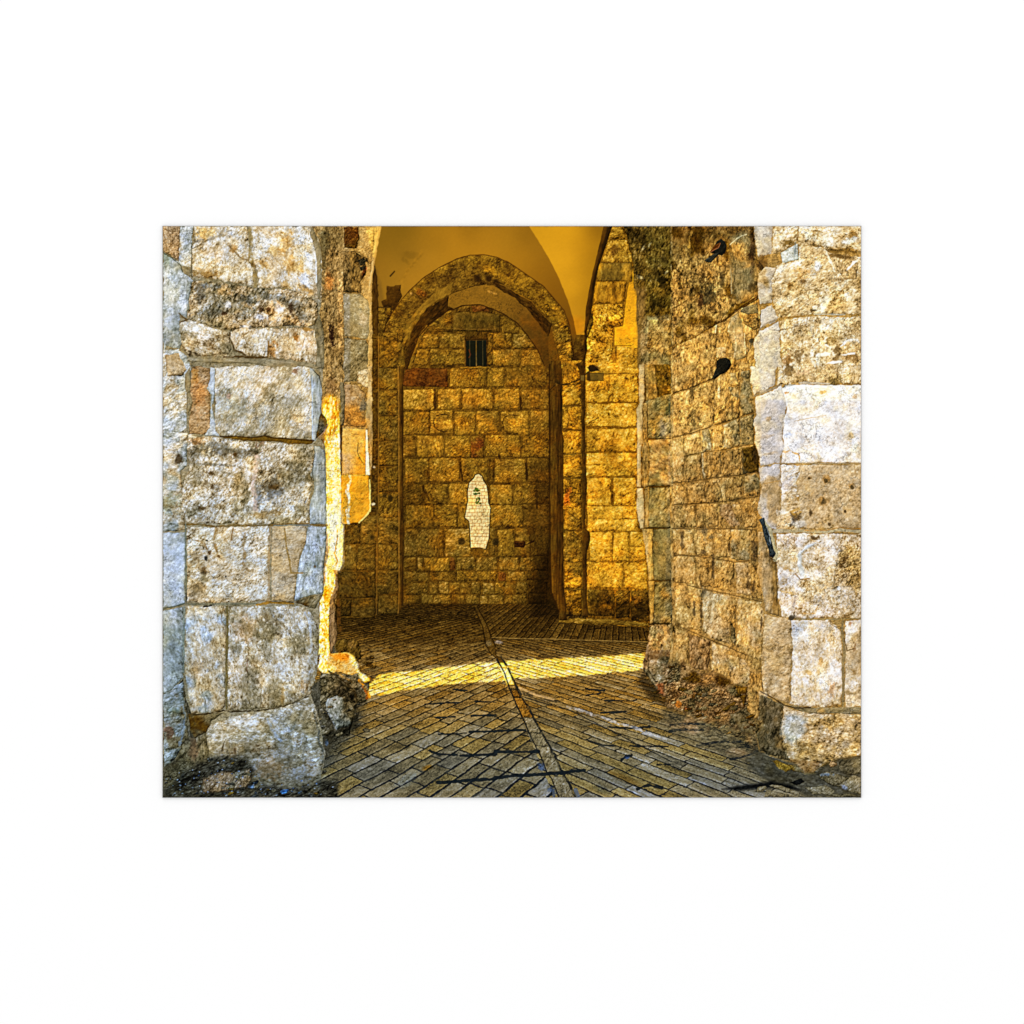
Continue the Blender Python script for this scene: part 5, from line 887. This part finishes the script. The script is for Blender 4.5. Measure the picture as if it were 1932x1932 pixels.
rp('D2','white',.70,(1120,215),(1290,182),(1560,190),(1905,190),(1905,962),(1500,960),(1100,968),(1140,800),(1125,700),(1128,560),(1165,420),amp=.4,rg=.12,mix=('cream', -.3, .1),seed=1022,bev=3)
for q in ((1200,210,16,6,(190,206,230)),(1170,680,8,6,(200,208,230)),(1160,560,9,16,(234,236,244)),(1840,780,8,9,(236,238,240))):
    B('D2', q[0], q[1], q[2], q[3], q[4], .7, -10, ns=1)
for q in ((1165,265,6,3,(186,120,50)),(1520,260,8,4,(206,160,84)),(1800,700,8,10,(214,180,120)),(1160,850,8,3,(190,140,70)),(980,520,6,5,(196,160,110)),(1840,300,5,4,(196,160,120)),(960,700,14,4,(190,168,140)),(1000,870,12,3,(180,156,124))):
    B('D2', q[0], q[1], q[2], q[3], q[4], .7, -10, ns=1)
for x, y in ((1328,597),(1635,715),(1485,845),(1487,705),(997,433),(1650,575)):
    B('D2', x, y, 1.1, 1.1, (50,34,30), .9, 0, ns=.2)
L('D2', [(1240,548),(1400,515),(1550,490)], 1.2, (206,170,110), .8, 1); L('D2', [(1170,800),(1220,860),(1280,880),(1290,940)], 2.4, (196,150,80), .8, 1.5)
L('D2', [(890,1000),(980,985),(1100,968),(1300,965),(1905,972)], 1.8, (168,146,108), .9, .6)
rp('D2','tan',.52,(893,1010),(1095,975),(1110,1120),(1100,1444),'D3',(1060,190),(960,170),(870,0),'D2',(862,1444),(900,1290),(905,1200),(892,1100),amp=.28,rg=.07,mix=('lilac', .5, .1))
rp('D2','tan',.66,(1105,985),(1300,985),(1290,1050),(1240,1160),(1270,1280),(1280,1444),'D3',(1280,180),(1060,200),(1060,0),'D2',(1105,1444),(1110,1150),amp=.6,rg=.25,mix=('cream', .3, .05))
rp('D2','tan',.60,(1300,985),(1905,980),(1905,1444),'D3',(1905,190),(1600,180),(1290,180),'D2',(1275,1400),(1290,1280),(1250,1170),amp=.36,rg=.08,seed=1031,grain=1.3)
for q in ((1550,1130,7,8),(1385,1110,4,4),(1810,1200,6,7),(1520,1345,9,9)):
    B('D2', q[0], q[1], q[2]*1.3, q[3]*1.2, (176,128,62), .8, 0, ns=.7); B('D2', q[0], q[1]+8, q[2]*.7, q[3]*.6, (84,66,36), .9, -10, ns=.7)
for q in ((1250,60,10,12),(1205,150,4,4),(1590,140,4,4),(1400,30,4,5),(1745,15,3,3)):
    B('D3', q[0], q[1], q[2], q[3], (70,50,24), .85, 0, ns=1)
L('D2', [(1290,1060),(1240,1160),(1270,1290)], 4, (244,240,236), .8, 2, 1.5); B('D2', 1170, 1170, 14, 12, (200,190,190), .6, 0, ns=1); L('D2', [(930,1170),(1000,1160),(1090,1140)], 1.8, (176,134,70), .8, 1); L('D3', [(1290,20),(1240,60),(1210,20),(1290,-20)], 5, (200,150,60), .7, 2.5, 1.5); B('D3', 1280, 140, 22, 9, (206,202,196), .6, 0, ns=1)
L('D3', [(1290,205),(1500,215),(1700,195),(1905,215)], 6.5, (178,162,124), .9, .8); L('D3', [(1290,185),(1380,205),(1560,200),(1700,170),(1780,190),(1905,180)], 2.4, (178,126,54), .85, 1.2); L('D3', [(1040,205),(1200,210),(1285,200)], 7, (170,156,126), .9, .8); L('D3', [(1500,240),(1900,228)], 1.2, (110,84,48), .7, .8)
rp('D3','tan',.50,(885,215),(960,230),(1010,480),(1030,700),(1040,1030),(950,1010),(935,900),(868,620),(875,400),amp=.36,rg=.12,st=(1,3,0)); S('D3', 'ochre', .40, [(1015,480),(1055,490),(1065,800),(1085,1045),(1020,1030),(1030,800)], amp=.3, bev=1, st=(1,4,0), soft=2)
rp('D3','cream',.56,(1060,240),(1400,235),(1905,240),(1905,1070),(1500,1078),(1240,1080),(1110,1055),(1075,800),(1065,500),amp=.56,rg=.26,mix=('white', -.1, .04),seed=1041)
S('D3', 'ochre', .58, [(1690,420),(1760,360),(1905,380),(1905,700),(1860,860),(1830,750),(1700,770),(1630,780),(1640,600)], sc=.7, amp=.9, bev=1, rg=.35, soft=3, wob=4, mix=('tan', .4, .1))
for q in ((1740,490,14,7,-35),(1710,660,8,7,-20),(1700,560,5,8,0),(1430,275,10,5,0),(1870,640,4,8,0)):
    B('D3', q[0], q[1], q[2], q[3], (82,56,22), .85, q[4], ns=1.1)
S('D3', 'cool', .86, [(1450,320),(1420,360),(1340,400),(1310,440),(1310,540),(1335,600),(1330,660),(1290,640),(1270,560),(1262,450),(1290,410),(1360,350)], amp=.25, bev=2, rg=.03, jd=.1, wob=2, soft=2); B('D3', 1680, 775, 6, 5, (250,250,248), .9, 0, ns=.7); L('D3', [(1250,640),(1300,690),(1390,680)], 2.4, (150,112,60), .8, 1); L('D3', [(1100,800),(1180,820),(1240,840)], 5, (206,164,84), .6, 2, 2); L('D3', [(1140,580),(1220,610)], 5, (190,146,76), .6, 2, 2)
for q in ((1140,900,22,26),(1600,1010,18,12),(1180,300,22,16),(1280,950,14,22)):
    B('D3', q[0], q[1], q[2], q[3], (1.1,1.1,1.16), .7, 0, 'mul', ns=1)
L('D3', [(1245,860),(1230,960)], 4, (156,136,120), .7, 1.5, 1.5); L('D3', [(1480,950),(1440,1030),(1330,1030)], 2.6, (196,150,84), .8, 1.5); B('D3', 1130, 700, 14, 12, (.82,.82,.84), .7, 0, 'mul', ns=1)
B('D3', 1215, 1075, 10, 6, (62,54,42), .9, -20, ns=.8); L('D3', [(970,1020),(1110,1062)], 1.6, (70,54,30), .8, .6); L('D3', [(1260,1085),(1600,1088),(1905,1078)], 2, (140,124,84), .85, .6)
# iron cramp in its socket
L('D3', [(930,110),(990,190),(1040,360),(1058,440),(1045,490)], 8, (176,168,134), .9, 1, 1.5)
S('D3', 'blue', .30, [(882,95),(938,72),(950,145),(985,210),(1015,330),(1035,400),(1055,432),(1030,475),(992,462),(985,400),(945,290),(915,160)], amp=.5, sc=.4, bev=2, jd=.2, wob=.8)
L('D3', [(960,170),(990,250),(1000,330)], 1.6, (150,160,168), .7, 1); B('D3', 1010, 455, 3, 3, (24,22,22), .8); L('D3', [(985,470),(1040,500)], 2, (70,50,24), .8)
rp('D3','tan',.56,(945,1040),(1100,1070),(1200,1100),(1220,1300),(1210,1444),'D4',(1200,200),(1190,500),(1040,440),(935,370),(915,200),(912,0),'D3',(918,1400),(935,1200),amp=.46,rg=.14,mix=('tan', .2, .03),seed=1051)
rp('D3','cream',.60,(1205,1100),(1500,1095),(1600,1100),(1700,1200),(1715,1444),'D4',(1715,100),(1705,500),(1600,525),(1400,525),(1200,500),(1215,200),'D3',(1225,1400),amp=.52,rg=.16,mix=('white', -.2, .02),seed=1053)
M('D3', [(1200,1100),(1400,1090),(1300,1250),(1210,1444),'D4',(1200,400),(1230,200)], (.9,.93,.97), 1, 14)
rp('D3','tan',.68,(1745,1100),(1905,1095),(1905,1444),'D4',(1905,520),(1760,528),(1742,400),(1745,0),amp=.4,rg=.14,mix=('cream', .2, 0))
for q in (('D4',1510,60,6,10,(186,138,66)),('D4',1380,190,12,6,(206,164,92)),('D4',1610,380,8,12,(176,132,84)),('D4',1620,330,6,8,(196,150,100)),('D3',1840,1360,3,10,(140,100,56)),('D4',1830,180,7,5,(150,110,50)),('D3',1800,1130,4,5,(170,110,60)),('D4',1800,390,12,4,(150,120,70))):
    B(q[0], q[1], q[2], q[3], q[4], q[5], .7, 10, ns=1.1)
L('D3', [(1725,1100),(1715,1200),(1725,1300),(1740,1444),'D4',(1720,80),(1728,300),(1722,520)], 5, (140,118,76), .95, .8, 1); L('D3', [(1735,1280),(1765,1400),(1830,1380)], 2.4, (110,84,44), .8, 1); L('D3', [(1590,1130),(1690,1190)], 1.4, (110,84,44), .7, 1)
S('D4', 'grey', .52, [(1190,510),(1400,535),(1700,530),(1905,530),(1905,592),(1600,590),(1400,590),(1250,560)], amp=.4, sc=.6, bev=1, jd=.1, rg=.05, st=(3,1,0), mix=('ochre', -.4, 0)); L('D4', [(900,370),(1000,425),(1130,505),(1250,540),(1400,530)], 2.6, (60,42,20), .9, 1); L('D4', [(1400,588),(1620,588),(1905,596)], 1.4, (90,84,66), .8, .7)
rp('D4','grey',.40,(895,400),(1000,440),(1135,510),(1130,650),(1100,760),(1180,900),(1200,1060),(1090,1050),(890,960),(855,750),(890,600),amp=.62,rg=.3,mix=('ochre', -.2, 0),seed=1061)
M('D4', [(900,420),(1120,520),(1100,760),(1150,1040),(890,970),(860,750)], (.78,.75,.7), 1, 10)
rp('D4','tan',.62,(1135,520),(1250,570),(1500,598),(1905,600),(1905,1000),(1700,1035),(1540,1085),(1430,1175),(1340,1185),(1270,1110),(1180,1040),(1150,900),(1100,760),(1125,640),amp=.78,rg=.34,mix=('ochre', .1, .02),seed=1063)
S('D4', 'cool', .74, [(1150,600),(1250,590),(1350,650),(1340,780),(1290,860),(1210,905),(1160,870),(1120,800),(1130,680)], amp=.5, sc=1, bev=0, soft=6, wob=4); B('D4', 1250, 730, 16, 14, (.82,.78,.7), .8, 0, 'mul', ns=.7); B('D4', 1290, 920, 14, 14, (.72,.72,.7), .8, 0, 'mul', ns=1); M('D4', [(1150,1030),(1340,1060),(1500,1080),(1430,1180),(1340,1190),(1250,1110)], (.8,.72,.6), 1, 8)
B('D4', 930, 400, 8, 6, (190,170,140), .7, 30, ns=1)
# pavement at the pier's foot
S('D4', 'dkgrey', .48, [(760,1050),(880,970),(1010,1020),(1260,1110),(1340,1195),(1440,1180),(1560,1090),(1700,1040),(1905,1020),(1905,1430),(1330,1430),(1300,1360),(1000,1290),(780,1130)], sc=1, amp=.42, bev=0, soft=4, rg=.08, wob=4, st=(2,1,14))
for q in ((('dkgold'),.6,(1020,1060),(1070,1060),(1160,1100),(1240,1130),(1150,1180),(1060,1120)),('dkgold',.5,(1180,1100),(1250,1110),(1340,1190),(1220,1170)),('rust',.52,(1580,1100),(1610,1068),(1660,1080),(1668,1110),(1600,1135)),('grey',.46,(1480,1200),(1560,1170),(1700,1200),(1780,1240),(1700,1330),(1620,1320),(1500,1250)),('grey',.66,(1690,1310),(1830,1200),(1905,1240),(1905,1400),(1800,1370)),('fnear',.6,(1340,1330),(1560,1310),(1640,1370),(1600,1410),(1420,1390)),('grey',.4,(1620,1400),(1800,1385),(1905,1425),(1620,1430))):
    S('D4', q[0], q[1], list(q[2:]), amp=.6, sc=.6, bev=2.5, jd=.4, mix=('grey', 0, .03))
S('D4', 'dkgrey', .52, [(1680,1060),(1905,1040),(1905,1190),(1800,1210),(1690,1180)], amp=.5, sc=.7, bev=2, mix=('grey', .3, 0)); S('D4', 'black', .2, [(1190,1280),(1310,1240),(1350,1270),(1260,1310)], amp=.3, bev=1); S('D4', 'black', .18, [(520,1345),(700,1310),(1000,1270),(1200,1300),(1300,1360),(1000,1330),(700,1360)], amp=.3, bev=0, soft=3)
B('D4', 1560, 1200, 14, 3, (130,150,170), .7, 0, ns=1); B('D4', 1740, 1330, 9, 4, (150,160,190), .7, 30, ns=.8)
for q in (('fnear',.6,(985,1310),(1050,1300),(1300,1380),(1280,1420),(1100,1360)),('fnear',.56,(870,1330),(960,1310),(970,1340),(920,1380),(840,1370)),('fnear',.55,(960,1350),(1280,1425),(940,1425))):
    S('D4', q[0], q[1], list(q[2:]), amp=.5, sc=.6, bev=2.5, jd=.4)
M('S', [(325,1520),(1723,1520),(1723,1600),(325,1600)], (.9,.93,.98), 1, 60, 6)

# ---- weathering over whole faces, then the fine grit of the photograph
G([(325,452),(640,452),(655,1000),(640,1590),(325,1590)], .08, 30, (1.04,1.0,.90), (.98,.99,1.01))
G([(1515,452),(1723,452),(1723,1590),(1530,1560)], .10, 30, (1.03,1.0,.90), (1.0,1.0,1.0))
G([(1290,452),(1515,452),(1530,1500),(1300,1400)], .10, 26, (1.04,1.0,.88), (.92,.96,.98))
G([(760,620),(1345,640),(1320,1230),(640,1215)], .08, 26, (1.1,1.02,.8), (.9,.92,.9))
M('S', [(325,452),(650,452),(655,1400),(640,1590),(325,1590)], (1.02,1.05,1.10), 1, 4, 0)
M('S', [(325,1000),(650,1000),(650,1590),(325,1590)], (.95,.99,1.06), 1, 80)
M('S', [(1515,452),(1723,452),(1723,1540),(1530,1540)], (1.03,1.04,1.06), 1, 6)
M('S', [(730,452),(1215,452),(1180,700),(1100,640),(1000,560),(920,520),(820,590),(780,640)], (1.18,1.18,1.0), 1, 8)
M("B2", SL, (1.12,1.05,.88), 1, 5, 1)
M('S', [(560,1440),(1530,1440),(1723,1600),(325,1600)], (.92,.99,1.10), 1, 90)
M('S', [(1515,452),(1723,452),(1723,800),(1500,800),(1500,600)], (1.10,1.09,1.02), 1, 8)
M('S', [(1345,470),(1500,470),(1510,900),(1345,900)], (1.16,1.16,1.12), 1, 40)
M('S', [(1345,452),(1515,452),(1530,1500),(1345,1420)], (1.06,1.02,.93), 1, 6)
M('S', [(805,735),(1097,735),(1097,915),(805,915)], (1.12,1.1,1.05), 1, 30)
M('S', [(700,452),(1210,452),(1200,560),(1345,560),(1330,1230),(700,1215)], (1.05,1.01,.86), 1, 6)
M('S', [(1290,452),(1345,452),(1345,1300),(1300,1300)], (1.0,1.04,1.08), 1, 6)
M('S', [(1296,640),(1342,640),(1342,1300),(1296,1300)], (1.1,1.02,.84), 1, 4)
_m = np.clip(sdist(pts_of('S', [(742,600),(748,500),(762,452),(1210,452),(1190,640),(1150,680),(1090,620),(960,560),(860,610),(790,640)]), *(lambda g: (g[1].astype(np.float32), g[0].astype(np.float32)))(np.mgrid[0:H, 0:W])) / 4 + .5, 0, 1)
_Y, _X = np.mgrid[0:H, 0:W].astype(np.float32)
_g = fbm(_X/4.6, _Y/3.8, 801, 3, .75); _gy, _gx = np.gradient(_g)
_d = ((_g - .5)*.26 + (_gx*.5 + _gy*.8)*.42*-1 + (_rng.rand(H, W) - .5)*.05) * (1 - _m*.9)
_dark = ridge(_X/6, _Y/6, 811, .035) * np.clip((fbm(_X/24, _Y/24, 821, 2) - .42)*5, 0, 1) * (1 - _m)
IMG *= (1 + _d - .30*_dark)[..., None]
def blur(a, n):
    for _ in range(n):
        p = np.pad(a, ((1,1),(1,1),(0,0)), mode='edge')
        p = (p[:-2] + 2*p[1:-1] + p[2:]) * .25
        a = (p[:, :-2] + 2*p[:, 1:-1] + p[:, 2:]) * .25
    return a
_i = np.clip(sdist(pts_of('S', [(745,452),(1215,452),(1290,560),(1330,1245),(1100,1235),(640,1225),(690,1030),(745,900)]), _X, _Y)/14 + .5, 0, 1)[..., None]
IMG = IMG*(1 - .06*_i) + _i*np.array([.045,.032,.012], np.float32)
_l = np.clip(sdist(pts_of('B4', LITP), _X, _Y)/4 + .5, 0, 1)[..., None]
IMG *= 1 + .16*_l
IMG += .5*(IMG - blur(IMG, 12)) * (1 - .6*_m)[..., None]
IMG[:] = np.clip(IMG, 0, 1)

# ------------------------------------------------------------------ the scene itself
import bpy
C = bpy.context.scene.collection
PX = 0.3556 / 1397.5                         # metres per sheet pixel: a 14 by 11 inch print
VIEW = 2048 * PX                             # the frame of the photograph, metres across
T = 4.6 * PX                                 # how far the print's face stands off the wall
PW, PH = 1397.5 * PX, 1143.5 * PX
CX = (325 + 1397.5/2 - 1024) * PX; CZ = (1024 - 452 - 1143.5/2) * PX     # the print's centre

def material(name, rough=.6, spec=.25):
    m = bpy.data.materials.new(name); m.use_nodes = True
    b = m.node_tree.nodes['Principled BSDF']
    b.inputs['Roughness'].default_value = rough
    b.inputs['Specular IOR Level'].default_value = spec
    return m, b, m.node_tree

def link(o, parent=None):
    C.objects.link(o)
    if parent: o.parent = parent
    return o

# wall behind the print
me = bpy.data.meshes.new('wall')
s_ = 6.0
me.from_pydata([(-s_,0,-s_),(s_,0,-s_),(s_,0,s_),(-s_,0,s_)], [], [(0,1,2,3)])
wall = link(bpy.data.objects.new('wall', me)); wall['kind'] = 'structure'; wall['label'] = 'plain white wall behind the photo print'
m, b, nt = material('white_wall', .9, 0)
n = nt.nodes.new('ShaderNodeTexNoise'); n.inputs['Scale'].default_value = 40
r = nt.nodes.new('ShaderNodeMixRGB'); r.inputs[1].default_value = (.895,.895,.895,1); r.inputs[2].default_value = (.90,.90,.90,1)
nt.links.new(n.outputs['Fac'], r.inputs[0]); nt.links.new(r.outputs[0], b.inputs['Base Color'])
me.materials.append(m)

# the print: a thin card with the picture on its face
root = link(bpy.data.objects.new('photo_print', None))
root.location = (CX, 0, CZ)
root['label'] = 'landscape photo print of a sunlit stone gateway, arch and paved passage'
root['category'] = 'photo print'

def card(name, w, h, y0, y1, bevel):
    x, z = w/2, h/2; k = bevel
    v = []
    for yy, e in ((y0, 0), (y1 + k, 0), (y1, k)):
        v += [(-x+e,-yy,-z+e),(x-e,-yy,-z+e),(x-e,-yy,z-e),(-x+e,-yy,z-e)]
    f = [(3,2,1,0),(8,9,10,11)]
    for L0 in (0, 4):
        for i in range(4):
            j = (i+1) % 4
            f.append((L0+i, L0+j, L0+4+j, L0+4+i))
    me = bpy.data.meshes.new(name); me.from_pydata(v, [], f); me.update()
    return me
me = card('backing_card', PW, PH, .0002*PX, T - .35*PX, -.35*PX)
card_o = link(bpy.data.objects.new('backing_card', me), root)
m, b, nt = material('card_edge', .8, .1)
n = nt.nodes.new('ShaderNodeTexNoise'); n.inputs['Scale'].default_value = 900
r = nt.nodes.new('ShaderNodeMixRGB'); r.inputs[1].default_value = (.30,.30,.31,1); r.inputs[2].default_value = (.36,.36,.36,1)
nt.links.new(n.outputs['Fac'], r.inputs[0]); nt.links.new(r.outputs[0], b.inputs['Base Color'])
me.materials.append(m)

# picture face: one vertex per sheet pixel, colour on the vertices
NX, NY = W, H
iw, ih = PW - 1.1*PX, PH - 1.1*PX
gx = np.linspace(-iw/2, iw/2, NX, dtype=np.float32); gz = np.linspace(ih/2, -ih/2, NY, dtype=np.float32)
co = np.zeros((NY, NX, 3), np.float32); co[..., 0] = gx[None, :]; co[..., 2] = gz[:, None]; co[..., 1] = -T
i0 = (np.arange(NY-1)[:, None]*NX + np.arange(NX-1)[None, :]).astype(np.int32)
quads = np.stack([i0+NX, i0+NX+1, i0+1, i0], -1).reshape(-1, 4)
me = bpy.data.meshes.new('printed_picture')
me.vertices.add(NX*NY); me.vertices.foreach_set('co', co.ravel())
nq = len(quads)
me.loops.add(nq*4); me.loops.foreach_set('vertex_index', quads.ravel())
me.polygons.add(nq); me.polygons.foreach_set('loop_start', np.arange(nq, dtype=np.int32)*4)
try: me.polygons.foreach_set('loop_total', np.full(nq, 4, np.int32))
except Exception: pass
me.update(calc_edges=True)
att = me.color_attributes.new('ink', 'FLOAT_COLOR', 'POINT')
lin = np.where(IMG <= .04045, IMG/12.92, ((IMG + .055)/1.055)**2.4)
buf = np.ones((NY, NX, 4), np.float32); buf[..., :3] = lin * .90
att.data.foreach_set('color', buf.ravel())
pic = link(bpy.data.objects.new('printed_picture', me), root)
m, b, nt = material('printed_paper', .55, .0)
a = nt.nodes.new('ShaderNodeAttribute'); a.attribute_name = 'ink'
nt.links.new(a.outputs['Color'], b.inputs['Base Color'])
me.materials.append(m)

# light: an even white studio surround and one large soft lamp above
w_ = bpy.data.worlds.new('World'); bpy.context.scene.world = w_; w_.use_nodes = True
bg = w_.node_tree.nodes['Background']; bg.inputs[0].default_value = (1,1,1,1); bg.inputs[1].default_value = 1.075
ld = bpy.data.lights.new('soft_lamp', 'AREA'); ld.shape = 'DISK'; ld.size = 2.4; ld.energy = 14.0
lo = link(bpy.data.objects.new('soft_lamp', ld)); lo.location = (0, -2.6, 3.4)
from mathutils import Vector
lo.rotation_euler = (Vector((0,0,0)) - lo.location).to_track_quat('-Z', 'Y').to_euler()

cam = bpy.data.cameras.new('camera'); co_ = link(bpy.data.objects.new('camera', cam))
cam.lens = 85; cam.sensor_width = 36
dist = (VIEW * 85/36) + T
co_.location = (0, -dist, 0); co_.rotation_euler = (math.radians(90), 0, 0)
cam.clip_start = .01; cam.clip_end = 50
sc = bpy.context.scene; sc.camera = co_
sc.view_settings.view_transform = 'Standard'; sc.view_settings.look = 'None'
sc.view_settings.exposure = 0; sc.view_settings.gamma = 1
